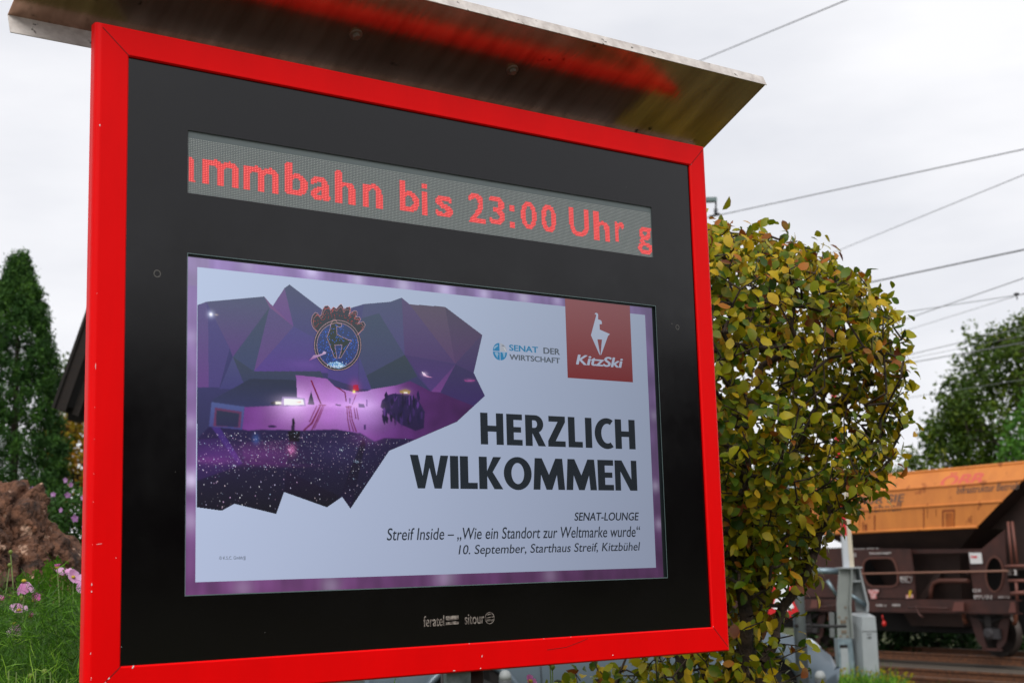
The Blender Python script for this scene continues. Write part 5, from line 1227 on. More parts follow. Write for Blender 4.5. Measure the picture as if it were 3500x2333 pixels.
# pressed ribs along the creases, hatch door and streaks
rb_ = MB()
for (a, c) in ((1, 1), (2, 2)):
    p, q = cols[a][0], cols[a][1]; rb_.tube([(p[0], p[1] + .004, p[2]), (q[0], q[1] + .004, q[2])], .022, 8)
p, q = cols[0][0], cols[0][1]; rb_.tube([(p[0], p[1], p[2]), (q[0], q[1], q[2])], .03, 8)
p, q = cols[3][0], cols[3][1]; rb_.tube([p, q], .03, 8)
obj('rib', rb_, m_or, hopper)
st_ = MB(); srng = random.Random(4)
def side_pt(px, py, lift=.004): s, z = px_track(px, py, NO); return WL(s, NO - lift, z)
for px_, w_, y0, y1 in ((2990, 6, 1760, 1812), (2960, 10, 1790, 1815), (2950, 5, 1783, 1818), (2938, 4, 1745, 1800), (3158, 5, 1737, 1808), (3262, 5, 1742, 1804), (3223, 6, 1745, 1805), (3320, 3, 1760, 1790), (3170, 3, 1738, 1770), (3200, 3, 1740, 1765), (2930, 14, 1805, 1820)):
    st_ = MB(); st_.poly([side_pt(px_ - w_ * .5, y0), side_pt(px_ + w_ * .5, y0), side_pt(px_ + w_ * .3, y1), side_pt(px_ - w_ * .3, y1)]); obj('rust_streak', st_, m_or2, hopper)
st_ = MB(); st_.poly([side_pt(3222, 1742), side_pt(3264, 1740), side_pt(3264, 1746), side_pt(3222, 1748)]); obj('rust_streak', st_, m_or2, hopper)
ht = MB(); a = [side_pt(3232, 1752, .012), side_pt(3256, 1751, .012), side_pt(3258, 1800, .012), side_pt(3236, 1801, .012)]; ht.hexa(a, [(p[0], p[1] - .012, p[2]) for p in a]); obj('hatch', ht, mat('rusty_orange_hatch', '#b8621c', .7, noise_amt=.4, noise_scale=6), hopper)
# lettering on the slanted panels
def panel_T(k, lift=.006):
    (o0, z0), (o1, z1) = sec[k], sec[k + 1]
    def T(x, y, z): t = (y - z0) / (z1 - z0); return WL(x, o0 + (o1 - o0) * t - lift - z, y)
    return T
def wtext(text, k, pxa, pya, pxb, pyb, h_px, m, shear=.2, bold=.03, lift=.006, mb=None, idx=0):
    """text along a panel: left end pxa,pya (baseline) right end pxb,pyb"""
    om = (sec[k][0] + sec[k + 1][0]) / 2; sa, z_a = px_track(pxa, pya, om); sb_, z_b = px_track(pxb, pyb, om); hh = h_px / F * (om / (TN @ ray((pxa + pxb) / 2, pya)))
    zm = (z_a + z_b) / 2; add_text(mb, text_fit(text, sa, sb_, zm, zm + hh, 0, bold), lambda x, y, z: panel_T(k, lift)(x + (-(y - zm) * shear), y, z), idx)
lt = MB(); wtext('ÖBB', 2, 3222, 1668, 3366, 1652, 50, m_wr, .22, .03, mb=lt, idx=0); obj('lettering', lt, m_wr, hopper)
lt = MB(); wtext('Infrastruktur Betrieb', 1, 3270, 1686, 3482, 1672, 25, m_wk, .15, .012, mb=lt, idx=0); obj('lettering', lt, m_wk, hopper)
lt = MB(); wtext('FÜR SIE', 1, 2938, 1722, 3090, 1716, 33, m_wk, .2, .02, mb=lt, idx=0); obj('lettering', lt, m_wk, hopper)
lt = MB(); wtext('freundlich schnell', 0, 2800, 1758, 3080, 1748, 28, m_wk, .15, .012, mb=lt, idx=0); obj('lettering', lt, m_wk, hopper)
# chute, sill and frame
ch = MB(); a0 = [cols[0][0], cols[0][1], cols[0][2], cols[0][3]]
zl = px_track(3200, 1882, 23.5)[1] - RAIL
lo = [(a0[0][0] + .9, .95, zl), (a0[1][0] - .9, .95, zl), (a0[1][0] - .9, -.95, zl), (a0[0][0] + .9, -.95, zl)]
for k in range(4): ch.poly([a0[k], a0[(k + 1) % 4], lo[(k + 1) % 4], lo[k]])
for k, (xx, yy) in enumerate(((1.3, .8), (1.3, -.8))): pass
lo2 = [(p[0] * .55, p[1] * .5, .55) for p in lo]
for k in range(4): ch.poly([lo[k], lo[(k + 1) % 4], lo2[(k + 1) % 4], lo2[k]])
obj('chute', ch, m_br2, wagon)
FO = 23.28
z1f = zp(2700, 1550, 2.851)
def W2(x, y, o=FO, z=0.0): p = WP(*z1f(x, y), o); return (p[0], p[1] - z, p[2])
def wplate(name, loops, o, th, m):
    q = MB(); conv = [[(WP(*z1f(*p), o)[0], WP(*z1f(*p), o)[2]) for p in lp] for lp in loops]; y0 = -(o - 24.52)
    q.plate(conv, lambda x, y, z: (x, y0 - z, y), th); return obj(name, q, m, wagon)
wplate('side_plate', [[(-700, 905), (1175, 925), (1210, 1170), (1225, 1410), (-700, 1380)], [(715, 1150), (718, 1080), (735, 1045), (770, 1025), (950, 1020), (990, 1032), (1015, 1070), (1038, 1150), (1042, 1240), (1025, 1270), (990, 1282), (800, 1282), (760, 1262), (735, 1220)]], FO, .02, m_br)
wplate('side_plate', [[(1735, 925), (1865, 925), (2095, 735), (2112, 1150), (2152, 1412), (1800, 1412), (1772, 1230), (1745, 1065)], [(1990 + 78 * math.cos(k * .2618), 1172 + 162 * math.sin(k * .2618)) for k in range(24)]], FO, .02, m_br)
wplate('window_rim', [[(700, 1150), (703, 1075), (724, 1030), (765, 1008), (955, 1003), (1000, 1016), (1030, 1060), (1055, 1150), (1058, 1245), (1040, 1282), (995, 1300), (795, 1300), (748, 1276), (720, 1225)], [(715, 1150), (718, 1080), (735, 1045), (770, 1025), (950, 1020), (990, 1032), (1015, 1070), (1038, 1150), (1042, 1240), (1025, 1270), (990, 1282), (800, 1282), (760, 1262), (735, 1220)]], FO - .02, .015, mat('worn_brown_edge', '#5a342a', .6))
wplate('oval_rim', [[(1990 + 92 * math.cos(k * .2618), 1172 + 178 * math.sin(k * .2618)) for k in range(24)], [(1990 + 78 * math.cos(k * .2618), 1172 + 162 * math.sin(k * .2618)) for k in range(24)]], FO - .02, .015, bpy.data.materials['worn_brown_edge'])
wplate('end_gusset', [[(1840, 722), (2281, 305), (2420, 180), (2700, 180), (2700, 1130), (2100, 1130), (2092, 738)]], FO + .3, .03, m_br2)
wplate('cross_beam', [[(1180, 928), (1735, 925), (1740, 965), (1190, 970)]], FO + .1, .06, m_br)
wplate('diagonal_brace', [[(1250, 1410), (1420, 1160), (1480, 1160), (1330, 1410)]], FO + .35, .05, m_br2)
# curved discharge pipe seen through the opening
dp = MB(); dp.tube([W2(x, y, FO + .3) for x, y in ((1370, 1410), (1375, 1320), (1400, 1260), (1460, 1235), (1600, 1235), (1740, 1235))], .05, 10); obj('discharge_pipe', dp, bpy.data.materials['worn_brown_edge'], wagon)
bk = MB(); bk.box(3.2, .2, 1.35, 13.5, .05, 1.9); obj('interior_shade_sheet', bk, m_blk, wagon)  # black sheet added as painted shade behind the underframe openings
sb = MB()
zt_, zb2 = WP(3100, 2049, FO)[2], WP(3100, 2090, FO)[2]; yo = -(FO - 24.52)
xa, xb = -2.6, 9.0
for y_, s_ in ((yo, -1), (-yo, 1)):
    sb.box((xa + xb) / 2, y_ + .0, (zt_ + zb2) / 2, xb - xa, .02, zt_ - zb2 - .02); sb.box((xa + xb) / 2, y_ + s_ * .06, zt_, xb - xa, .13, .022); sb.box((xa + xb) / 2, y_ + s_ * .06, zb2, xb - xa, .13, .022)
obj('sole_bar', sb, m_br, wagon)
for q_ in ([(1602, 1440), (1690, 1440), (1690, 1532), (1580, 1532)], [(212, 1420), (262, 1420), (270, 1500), (195, 1500)], [(2150, 1440), (2190, 1440), (2200, 1545), (2130, 1545)]):
    wplate('gusset', [q_], FO - .10, .02, mat('gusset_brown', '#633830', .6) if 'gusset_brown' not in bpy.data.materials else bpy.data.materials['gusset_brown'])
hr = MB(); hr.tube([W2(300, 1172, 23.08), W2(700, 1168, 23.08), W2(2125, 1140, 23.08)], .022, 8); obj('handrail', hr, mat('handrail_brown', '#7a5444', .55), wagon)
for x_ in (1195, 1730):
    q = MB(); q.tube([W2(x_, 1160, 23.08), W2(x_, 1160, FO + .02)], .03, 8); obj('rail_bracket', q, m_br, wagon)
# lever stand at the end with its numbered plates
ls = MB()
ls.tube([W2(2125, 660, 23.2), W2(2165, 1080, 23.15)], .028, 8); ls.tube([W2(2165, 660, 23.2), W2(2215, 1070, 23.15)], .028, 8)
ls.tube([W2(2100, 1095, 23.12), W2(2290, 1090, 23.12)], .03, 8); ls.tube([W2(2130, 1235, 23.12), W2(2290, 1235, 23.12)], .03, 8); ls.tube([W2(2205, 1250, 23.12), W2(2215, 1430, 23.12)], .03, 8); ls.tube([W2(2160, 1360, 23.12), W2(2290, 1350, 23.12)], .04, 8)
obj('lever', ls, mat('lever_brown', '#6b3e33', .6), wagon)
for (x_, t_) in ((2140, '1'), (2195, '2')):
    q = MB(); a = [W2(x_ - 20, 1118, 23.1), W2(x_ + 22, 1118, 23.1), W2(x_ + 24, 1185, 23.1), W2(x_ - 18, 1185, 23.1)]; q.hexa(a, [(p[0], p[1] - .01, p[2]) for p in a])
    pl = obj('number_plate', q, m_br2, wagon); q = MB(); a, b_ = W2(x_ - 13, 1178, 23.085), W2(x_ + 14, 1128, 23.085)
    add_text(q, text_fit(t_, a[0], b_[0], a[2], b_[2], 0, .05), lambda x, y, z: (x, a[1] + z, y)); obj('number', q, m_ww, pl)
# markings
mk = MB()
def stencil(text, x0, y0, x1, y1, o=FO - .001, bold=.02):
    a, b_ = W2(x0, y1, o), W2(x1, y0, o); add_text(mk, text_fit(text, a[0], b_[0], a[2], b_[2], 0, bold), lambda x, y, z: (x, a[1] + .024 + z, y))
stencil('Schotterwagen', 782, 950, 992, 985); stencil('9434 370-5', 632, 912, 868, 934, FO, .01); stencil('G', 628, 965, 652, 1000)
stencil('MAX', 1090, 1200, 1150, 1235); stencil('8-2005  w', 850, 1462, 945, 1484, FO - .02); stencil('100978', 1005, 1462, 1080, 1484, FO - .02)
stencil('ICE 81', 1790, 1315, 1865, 1345); stencil('REV 12.1', 1800, 1375, 1975, 1395); stencil('KLM 1 + 2', 2040, 1385, 2145, 1402); stencil('0 1 2 3 5', 1800, 1398, 1975, 1412, bold=.01)
for q_ in ([(1085, 1195), (1195, 1200), (1190, 1250), (1090, 1245)],):
    pp = [W2(x, y, FO - .001) for x, y in q_]
    for a, b_ in zip(pp, pp[1:] + pp[:1]): mk.tube([(a[0], a[1] + .026, a[2]), (b_[0], b_[1] + .026, b_[2])], .007, 4)
obj('stencil_lettering', mk, m_ww, wagon)
q = MB(); a = [W2(1742, 962, FO - .03), W2(1862, 962, FO - .03), W2(1876, 1068, FO - .03), W2(1760, 1070, FO - .03)]; q.hexa(a, [(p[0], p[1] - .008, p[2]) for p in a]); lp_ = obj('label_board', q, mat('white_plate', '#d6d6d6', .5), wagon)
q = MB(); a, b_ = W2(1760, 1016, FO - .032), W2(1825, 988, FO - .032); add_text(q, text_fit('ÖBB', a[0], b_[0], a[2], b_[2], 0, .07), lambda x, y, z: (x, a[1] + .001 + z, y)); obj('lettering', q, mat('label_red', '#d0202a', .6), lp_)
# torn red and white sticker, yellow wheel chock flag, red tail disc
m_rw = mat('sticker_white', '#d8cfcc', .6, dark='#c0282c', noise_scale=22)
wplate('sticker', [[(760, 1322), (865, 1320), (862, 1350), (838, 1365), (845, 1408), (790, 1410), (785, 1370), (765, 1345)]], FO - .03, .004, m_rw); wplate('sticker', [[(1130, 1370), (1198, 1368), (1202, 1402), (1134, 1408)]], FO - .03, .004, m_rw)
wplate('yellow_handle', [[(1160, 1335), (1180, 1325), (1176, 1360), (1170, 1395), (1150, 1395), (1158, 1360)]], FO - .06, .02, mat('yellow_paint', '#c9a81c', .5))
q = MB(); q.tube([WP(3015, 2100, FO), WP(3019, 2120, FO)], .012, 6); q.lathe([(.0, -.06), (.035, -.05), (.05, .0), (.03, .06), (0, .07)], WP(3022, 2130, FO), 'Z', 10); obj('red_disc', q, mat('red_lens', '#b81c14', .4), wagon)
for pts_ in ([(3130, 2068), (3135, 2085), (3143, 2100), (3155, 2108)], [(3105, 2074), (3240, 2078)], [(2830, 2068), (2862, 2068)], [(2795, 2072), (2850, 2072)]):
    q = MB(); q.tube([WP(x, y, FO - .12) for x, y in pts_], .022, 8); obj('brake_rod', q, m_br, wagon)
# wheelsets, springs and guards
m_wheel = mat('wheel_steel', '#2c2523', .6, metal=.4, noise_amt=.3, noise_scale=8); m_tread = mat('wheel_tread', '#4d4541', .45, metal=.6); m_spring = mat('spring_dark', '#26211f', .7)
axx = WP(3418, 2163, 23.8)[0]
for ax_ in (axx, axx + 5.2):
    ws_ = MB()
    for s_ in (-1, 1):
        y = s_ * .72; ws_.lathe([(.10, y - s_ * .10), (.12, y - s_ * .02), (.36, y - s_ * .02), (.385, y + s_ * .06), (.46, y + s_ * .065)] if s_ < 0 else [(.10, y - .10), (.12, y - .02), (.36, y - .02), (.385, y + .06), (.46, y + .065)], (ax_, 0, .46), 'Y', 40, 0)
        ws_.lathe([(.46, y + s_ * .065), (.455, y - s_ * .05), (.485, y - s_ * .07), (.485, y - s_ * .09), (.1, y - s_ * .09)], (ax_, 0, .46), 'Y', 40, 1)
    ws_.tube([(ax_, -1.0, .46), (ax_, 1.0, .46)], .075, 14, 0)
    obj('wheelset', ws_, [m_wheel, m_tread], wagon)
    for s_ in (1, -1):
        y = s_ * 1.0
        ab = MB(); ab.lathe([(.13, y - s_ * .08), (.14, y), (.12, y + s_ * .08), (.06, y + s_ * .1)], (ax_, 0, .47), 'Y', 18); ab.box(ax_ - .17, y, .47, .22, .14, .2); obj('axle_box', ab, mat('axle_box_grey', '#3b383a', .6, metal=.3) if 'axle_box_grey' not in bpy.data.materials else bpy.data.materials['axle_box_grey'], wagon)
        sp_ = MB()
        for k in range(5): L_ = .62 - k * .11; sp_.hexa([(ax_ - L_, y - .04, .86 - .05 * 1), (ax_ + L_, y - .04, .81), (ax_ + L_ * .5, y - .04, .78 - k * .028), (ax_ - L_ * .5, y - .04, .78 - k * .028)], [(ax_ - L_, y + .04, .81), (ax_ + L_, y + .04, .81), (ax_ + L_ * .5, y + .04, .78 - k * .028), (ax_ - L_ * .5, y + .04, .78 - k * .028)])
        sp_.box(ax_, y, .72, .16, .12, .22); obj('leaf_spring', sp_, m_spring, wagon)
        gd = MB()
        for t_ in (-1, 1): gd.hexa([(ax_ + t_ * .22, y - .02, .66), (ax_ + t_ * .42, y - .02, .95), (ax_ + t_ * .55, y - .02, .95), (ax_ + t_ * .36, y - .02, .30), (ax_ + t_ * .20, y - .02, .16), (ax_ + t_ * .12, y - .02, .16)], [(ax_ + t_ * .22, y + .0, .66), (ax_ + t_ * .42, y, .95), (ax_ + t_ * .55, y, .95), (ax_ + t_ * .36, y, .30), (ax_ + t_ * .20, y, .16), (ax_ + t_ * .12, y, .16)])
        gd.box(ax_, y - .01, .15, .5, .02, .05); obj('axle_guard', gd, m_br, wagon)
        for t_ in (-1, 1):
            sh = MB(); sh.tube([(ax_ + t_ * .66, y, .93), (ax_ + t_ * .64, y, .72), (ax_ + t_ * .6, y, .66)], .045, 8); obj('spring_shackle', sh, mat('rust_orange', '#7a4228', .8, noise_amt=.4, noise_scale=12) if 'rust_orange' not in bpy.data.materials else bpy.data.materials['rust_orange'], wagon)

# ================================================================== level-crossing barrier machine with its raised arm
rdir = ray(2940, 2320); BL_ = 16.9 / (TN @ rdir); BY = float(rdir[1] * BL_)
bp = at(2940, 2320, BY); bz_ = gz(bp[0], bp[1]); barrier = tag(empty('barrier_machine', (bp[0], bp[1], bz_)), 'grey railway crossing barrier machine with a raised red and white arm', 'railway barrier'); bO = np.array(barrier.location)
z2 = zp(2700, 1900, 3.622)
def BPt(x, y, dy=0.0, z=None): p = at(*((z or z2)(x, y)), BY) - bO; return np.array([p[0], p[1] + dy, max(p[2], .0)])
def bsolid(name, pts_, d0, d1, m_, z=None, parent=None):
    q = MB(); q.hexa([BPt(x, y, d0, z) for x, y in pts_], [BPt(x, y, d1, z) for x, y in pts_]); return obj(name, q, m_, parent or barrier)
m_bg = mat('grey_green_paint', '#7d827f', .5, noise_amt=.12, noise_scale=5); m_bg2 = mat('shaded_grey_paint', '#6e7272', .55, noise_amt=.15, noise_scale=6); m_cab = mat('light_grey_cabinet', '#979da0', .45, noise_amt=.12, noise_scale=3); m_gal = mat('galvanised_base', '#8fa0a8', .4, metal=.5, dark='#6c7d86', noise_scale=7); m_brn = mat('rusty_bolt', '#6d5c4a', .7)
bsolid('left_upright', [(606, 148), (742, 152), (752, 240), (728, 600), (757, 1012), (590, 1012), (578, 592), (600, 240)], -.02, .02, m_bg)
bsolid('upright_flange', [(735, 152), (748, 152), (754, 245), (734, 600), (762, 1012), (745, 1012), (716, 600), (735, 245)], -.14, -.02, m_bg)
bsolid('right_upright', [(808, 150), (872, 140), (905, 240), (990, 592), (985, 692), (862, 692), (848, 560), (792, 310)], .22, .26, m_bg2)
bsolid('right_flange', [(868, 140), (882, 140), (906, 240), (992, 592), (988, 692), (968, 692), (970, 592), (884, 245)], .08, .22, m_cab)
bsolid('top_plate', [(606, 138), (875, 130), (878, 146), (606, 152)], -.12, .26, m_cab)
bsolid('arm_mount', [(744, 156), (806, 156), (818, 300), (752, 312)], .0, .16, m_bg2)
bsolid('cross_plate', [(748, 302), (872, 296), (876, 312), (752, 320)], -.02, .2, m_cab)
cab = MB()
f_ = [BPt(x, y, -.30) for x, y in ((838, 745), (1000, 738), (1016, 915), (1058, 1570), (872, 1575), (834, 915))]; k_b = [BPt(x, y, .30) for x, y in ((745, 715), (990, 692), (1010, 905), (1050, 1530), (800, 1530), (765, 905))]
cab.hexa(f_, k_b); obj('cabinet', cab, m_cab, barrier)
q = MB(); a, b_ = BPt(834, 915, -.302), BPt(1016, 915, -.302); q.tube([a, b_], .008, 6); obj('cabinet_seam', q, m_bg2, barrier)
q = MB(); a, b_ = BPt(902, 1008, -.306), BPt(948, 940, -.306); add_text(q, text_fit('VK 13', a[0], b_[0], (a[2] + b_[2]) / 2 + .01, b_[2], 0, .02), lambda x, y, z: (x, a[1] - z, y)); obj('lettering', q, m_blk, barrier); q = MB(); add_text(q, text_fit('NB', a[0], b_[0], a[2], (a[2] + b_[2]) / 2 - .01, 0, .02), lambda x, y, z: (x, a[1] - z, y)); obj('lettering', q, m_blk, barrier)
bsolid('base_box', [(580, 1018), (757, 1018), (805, 1500), (612, 1512)], -.06, .2, m_gal)
bsolid('base_panel', [(612, 1132), (702, 1130), (728, 1462), (632, 1472)], -.075, -.06, m_cab); bsolid('slot', [(602, 1090), (700, 1090), (704, 1130), (606, 1132)], -.07, -.06, m_blk)
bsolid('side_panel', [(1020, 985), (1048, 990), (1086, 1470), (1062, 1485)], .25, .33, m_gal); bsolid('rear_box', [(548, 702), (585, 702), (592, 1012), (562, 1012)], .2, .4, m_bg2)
for x, y in ((605, 750), (690, 755), (625, 985), (705, 990), (682, 628)): bsolid('bolt', [(x + 13 * math.cos(k * 1.047), y + 13 * math.sin(k * 1.047)) for k in range(6)], -.035, -.02, m_brn)
for q_ in ([(622, 788), (648, 786), (650, 826), (624, 828)], [(660, 786), (684, 784), (686, 824), (662, 826)], [(634, 913), (658, 911), (660, 948), (636, 950)], [(668, 911), (690, 909), (692, 946), (670, 948)]): bsolid('latch', q_, -.04, -.02, m_brn)
arm = MB(); m_cream = mat('cream_paint', '#d3c9b4', .5, noise_amt=.08); m_wht = mat('white_paint', '#c3c7cd', .5, noise_amt=.06); m_rd = mat('reflective_red', '#c81420', .4)
def armx(y): t = (1938 - y) / (1938 - 1255); return 2887 + (2838 - 2887) * t, 2921 + (2862 - 2921) * t
bands = [(1938, 1830, 1), (1830, 1712, 2), (1712, 1590, 1), (1590, 1480, 2), (1480, 1415, 1), (1415, 1308, 2), (1308, 1262, 1)]
I2 = lambda x, y: (x, y)
for ya, yb, mi_ in bands:
    (xa0, xa1), (xb0, xb1) = armx(ya), armx(yb); ma, mb_ = xa0 * .58 + xa1 * .42, xb0 * .58 + xb1 * .42
    lo = [BPt(xa0, ya, .03, I2), BPt(ma, ya, -.06, I2), BPt(ma, ya, .12, I2), BPt(xa0, ya, .12, I2)]; hi = [BPt(xb0, yb, .03, I2), BPt(mb_, yb, -.06, I2), BPt(mb_, yb, .12, I2), BPt(xb0, yb, .12, I2)]
    arm.hexa(lo, hi, mi_)
(xa0, xa1), (xb0, xb1) = armx(1938), armx(1262); ma, mb_ = xa0 * .58 + xa1 * .42, xb0 * .58 + xb1 * .42
arm.hexa([BPt(ma + .3, 1938, -.06, I2), BPt(xa1, 1938, .02, I2), BPt(xa1, 1938, .12, I2), BPt(ma + .3, 1938, .12, I2)], [BPt(mb_ + .3, 1262, -.06, I2), BPt(xb1, 1262, .02, I2), BPt(xb1, 1262, .12, I2), BPt(mb_ + .3, 1262, .12, I2)], 0)
obj('barrier_arm', arm, [m_cream, m_wht, m_rd], barrier)
for name, pts_, r_, m_ in (('counterweight_bar', [(300, 178, .1), (612, 184, .1)], .05, m_gal), ('stay', [(478, 300, .1), (600, 490, .1)], .03, m_gal), ('stay', [(752, 468, .1), (965, 605, .15)], .035, m_gal)):
    q = MB(); q.tube([BPt(x, y, d) for x, y, d in pts_], r_, 8); obj(name, q, m_, barrier)

# ================================================================== crossing sign post with two stacked crosses
PY = 11.4
pz0 = at(2745, 2333, PY); pz0[2] = gz(pz0[0], pz0[1]); post = tag(empty('crossing_sign_post', tuple(pz0)), 'grey galvanised post seen through the shrub, carrying red and white crossing boards', 'sign post'); pO = np.array(post.location)
m_pole = mat('pole_zinc', '#8f979b', .4, metal=.55, dark='#6d7478', noise_scale=6, stretch=(1, 1, .3))
q = MB(); tp = at(2672, 1120, PY) - pO; q.tube([(0, 0, 0), (0, 0, tp[2])], .048, 20); obj('pole', q, m_pole, post)
def SP(px, py, dy=0.): p = at(px, py, PY) - pO; return np.array([p[0], p[1] + dy, p[2]])
m_sw = mat('sign_white', '#dfe2e6', .4); m_sr = mat('sign_red', '#c2141d', .4)
def cross(cx_, cy_, L_, tilt):
    root_q = MB(); c = SP(cx_, cy_, -.07)
    for s_ in (-1, 1):
        d = np.array([.35 * math.cos(tilt), -.55 * math.sin(tilt) * 0, s_ * .80]); d = d / np.linalg.norm(d); n_ = np.array([-d[2], 0, d[0]])
        for a, b_, m_, th in ((-L_, L_, 1, 0), (-L_ * .72, L_ * .72, 0, .004)):
            w_ = .055 if m_ else .036; off = np.array([0, -th - .003 * (s_ + 1), 0])
            lo = [c + d * a + n_ * w_ + off, c + d * b_ + n_ * w_ + off, c + d * b_ - n_ * w_ + off, c + d * a - n_ * w_ + off]; root_q.hexa(lo, [p + np.array([0, .0025, 0]) for p in lo], m_)
    obj('cross_board', root_q, [m_sw, m_sr], post)
cross(2672, 1945, .19, .3); cross(2668, 2025, .19, .3)
q = MB(); q.hexa([SP(2640, 1838, -.06), SP(2672, 1836, -.06), SP(2672, 1850, -.06), SP(2640, 1852, -.06)], [SP(2640, 1838, -.05), SP(2672, 1836, -.05), SP(2672, 1850, -.05), SP(2640, 1852, -.05)]); obj('red_band', q, m_sr, post)
q = MB(); c = SP(2785, 1150, -.05); q.lathe([(0, -.01), (.09, -.01), (.095, .0), (.09, .01), (0, .012)], tuple(c), 'Y', 28); q.tube([c + np.array([0, .01, 0]), np.array([0, 0, tp[2] - .05])], .012, 8); obj('signal_disc', q, mat('pale_grey_enamel', '#c2c6ca', .4), post)
strap = MB(); a = at(2720, 2137, PY - .07) - pO; b_ = at(2890, 2139, 12.6) - pO; strap.tube([a, b_], .013, 8); c = at(2764, 2136, PY) - pO
ring_ = [c + np.array([.0, 0, 0]) + .03 * np.array([math.cos(k * .4), 0, math.sin(k * .4)]) for k in range(17)]; strap.tube(ring_, .006, 6); obj('fixing_bar', strap, m_blk, post)

# ================================================================== marker posts
m_bol = mat('white_marker', '#c4c6c8', .5, noise_amt=.06); m_bolg = mat('grey_marker_cap', '#8a8e8e', .55); m_bolb = mat('dark_marker_band', '#4a4d4f', .5)
def marker(px_, ptop, Y_, rad_, label):
    t_ = at(px_, ptop, Y_); z0 = gz(t_[0], t_[1]); root = tag(empty('marker_post', (t_[0], t_[1], z0)), label, 'marker post', 'white marker posts by the road'); h_ = t_[2] - z0
    q = MB(); q.lathe([(rad_, 0), (rad_, h_ - .10)], (0, 0, 0), 'Z', 24); obj('shaft', q, m_bol, root)
    q = MB(); q.lathe([(rad_ * 1.01, h_ - .10), (rad_ * 1.03, h_ - .098), (rad_ * 1.03, h_ - .065), (rad_ * 1.0, h_ - .063)], (0, 0, 0), 'Z', 24); obj('band', q, m_bolb, root)
    q = MB(); q.lathe([(rad_, h_ - .063), (rad_ * .97, h_ - .035), (rad_ * .75, h_ - .012), (rad_ * .4, h_ - .002), (0, h_)], (0, 0, 0), 'Z', 24); obj('cap', q, m_bolg, root)
marker(1726, 2288, 9.4, .040, 'white marker post with a domed cap under the red frame beside the steel post')
marker(2802, 2290, 10.6, .040, 'white marker post with a domed cap right of the grey sign post')

# ================================================================== silver car behind the board
cp = at(1610, 2400, 11.3); CZ = gz(cp[0], cp[1]) + .035; car = tag(empty('silver_car', (cp[0], cp[1], CZ), math.atan2(CARD[1], CARD[0])), 'silver grey parked car passing behind the board and shrub, nose to the right', 'car')
m_car = mat('silver_paint', '#5f6c76', .32, metal=.35, coat=.25); m_tyre = mat('tyre_rubber', '#141414', .8); m_win = mat('car_glass', (.02, .025, .03), .04, ior=1.6); m_trim = mat('black_trim', '#18191b', .6); m_chr = mat('headlamp_glass', '#cfd8de', .08, metal=.6); m_rim = mat('alloy_rim', '#9a9da0', .35, metal=.8)
st = [(-.80, .45, .62, .66, .30), (-.78, .30, .95, 1.0, .26), (-.55, .22, 1.00, 1.30, .24), (-.2, .20, 1.0, 1.44, .22), (.6, .19, .98, 1.47, .22), (1.3, .19, .96, 1.42, .23), (1.75, .19, .95, 1.20, .25), (2.2, .19, .93, .97, .28), (2.8, .20, .88, .90, .34), (3.2, .22, .78, .80, .42), (3.42, .30, .66, .68, .52), (3.50, .38, .55, .57, .62)]
st = [(x if x < 1.3 else 1.3 + (x - 1.3) * .9, *r_) for x, *r_ in st]
cb = MB(); Wd = 1.74
for x, z0, zw, zt2, inset in st:
    front = max(0, (x - 2.7)) ** 2 * .30 + max(0, -x - .5) ** 2 * .8
    ys = [front + .06, front + .0, front + .015, front + .05, front + inset * (.55 if zt2 > 1.05 else .35), front + inset]
    zs_ = [z0, z0 + .18, (z0 + zw) * .55, zw, zw + (zt2 - zw) * .6, zt2]
    row_ = [(x, y, z) for y, z in zip(ys, zs_)]; row_ += [(x, Wd - y, z) for y, z in zip(ys[::-1], zs_[::-1])]; cb.v += row_
n_ = 12
for i in range(len(st) - 1):
    for k in range(n_): cb.face((i * n_ + k, i * n_ + (k + 1) % n_, (i + 1) * n_ + (k + 1) % n_, (i + 1) * n_ + k), 0, None, True)
cb.face(list(range(n_))); cb.face([(len(st) - 1) * n_ + k for k in range(n_)])
obj('body', cb, m_car, car)
for sgn, y0 in ((-1, -.006), (1, Wd + .006)):
    for wx in (0.0, 2.44):
        q = MB(); q.lathe([(0, y0), (.405, y0)], (wx, 0, .33), 'Y', 36); obj('arch_shade_disc', q, m_blk, car)  # black disc on the body side paints in the shade of the arch
        q = MB(); ring_ = [(wx + .43 * math.cos(a), y0 + sgn * .004, .33 + .43 * math.sin(a)) for a in [rad(-8 + 196 * k / 26) for k in range(27)]]; q.tube(ring_, .030, 10); obj('arch_lip', q, m_car, car)
        wh = MB(); wh.lathe([(.20, y0 - sgn * .18), (.32, y0 - sgn * .18), (.325, y0 - sgn * .02), (.31, y0 + sgn * .012), (.20, y0 + sgn * .012)], (wx, 0, .325), 'Y', 36); w_ = obj('wheel', wh, m_tyre, car)
        rm = MB(); rm.lathe([(0, y0 + sgn * .012), (.05, y0 + sgn * .014), (.2, y0 + sgn * .006)], (wx, 0, .325), 'Y', 30); obj('rim', rm, m_rim, w_)
for q_ in ([(-.35, 1.03), (.55, 1.0), (.55, 1.36), (-.1, 1.36)], [(.62, 1.0), (1.75, .98), (1.32, 1.33), (.62, 1.37)]):
    q = MB(); q.poly([(x, .05 + (z - .95) / .5 * .115 - .012, z) for x, z in q_]); q.poly([(x, Wd - (.05 + (z - .95) / .5 * .115 - .012), z) for x, z in q_]); obj('side_window', q, m_win, car)
q = MB(); q.poly([(1.36, .34, 1.40), (2.16, .26, .99), (2.16, Wd - .26, .99), (1.36, Wd - .34, 1.40)]); obj('windscreen', q, m_win, car)
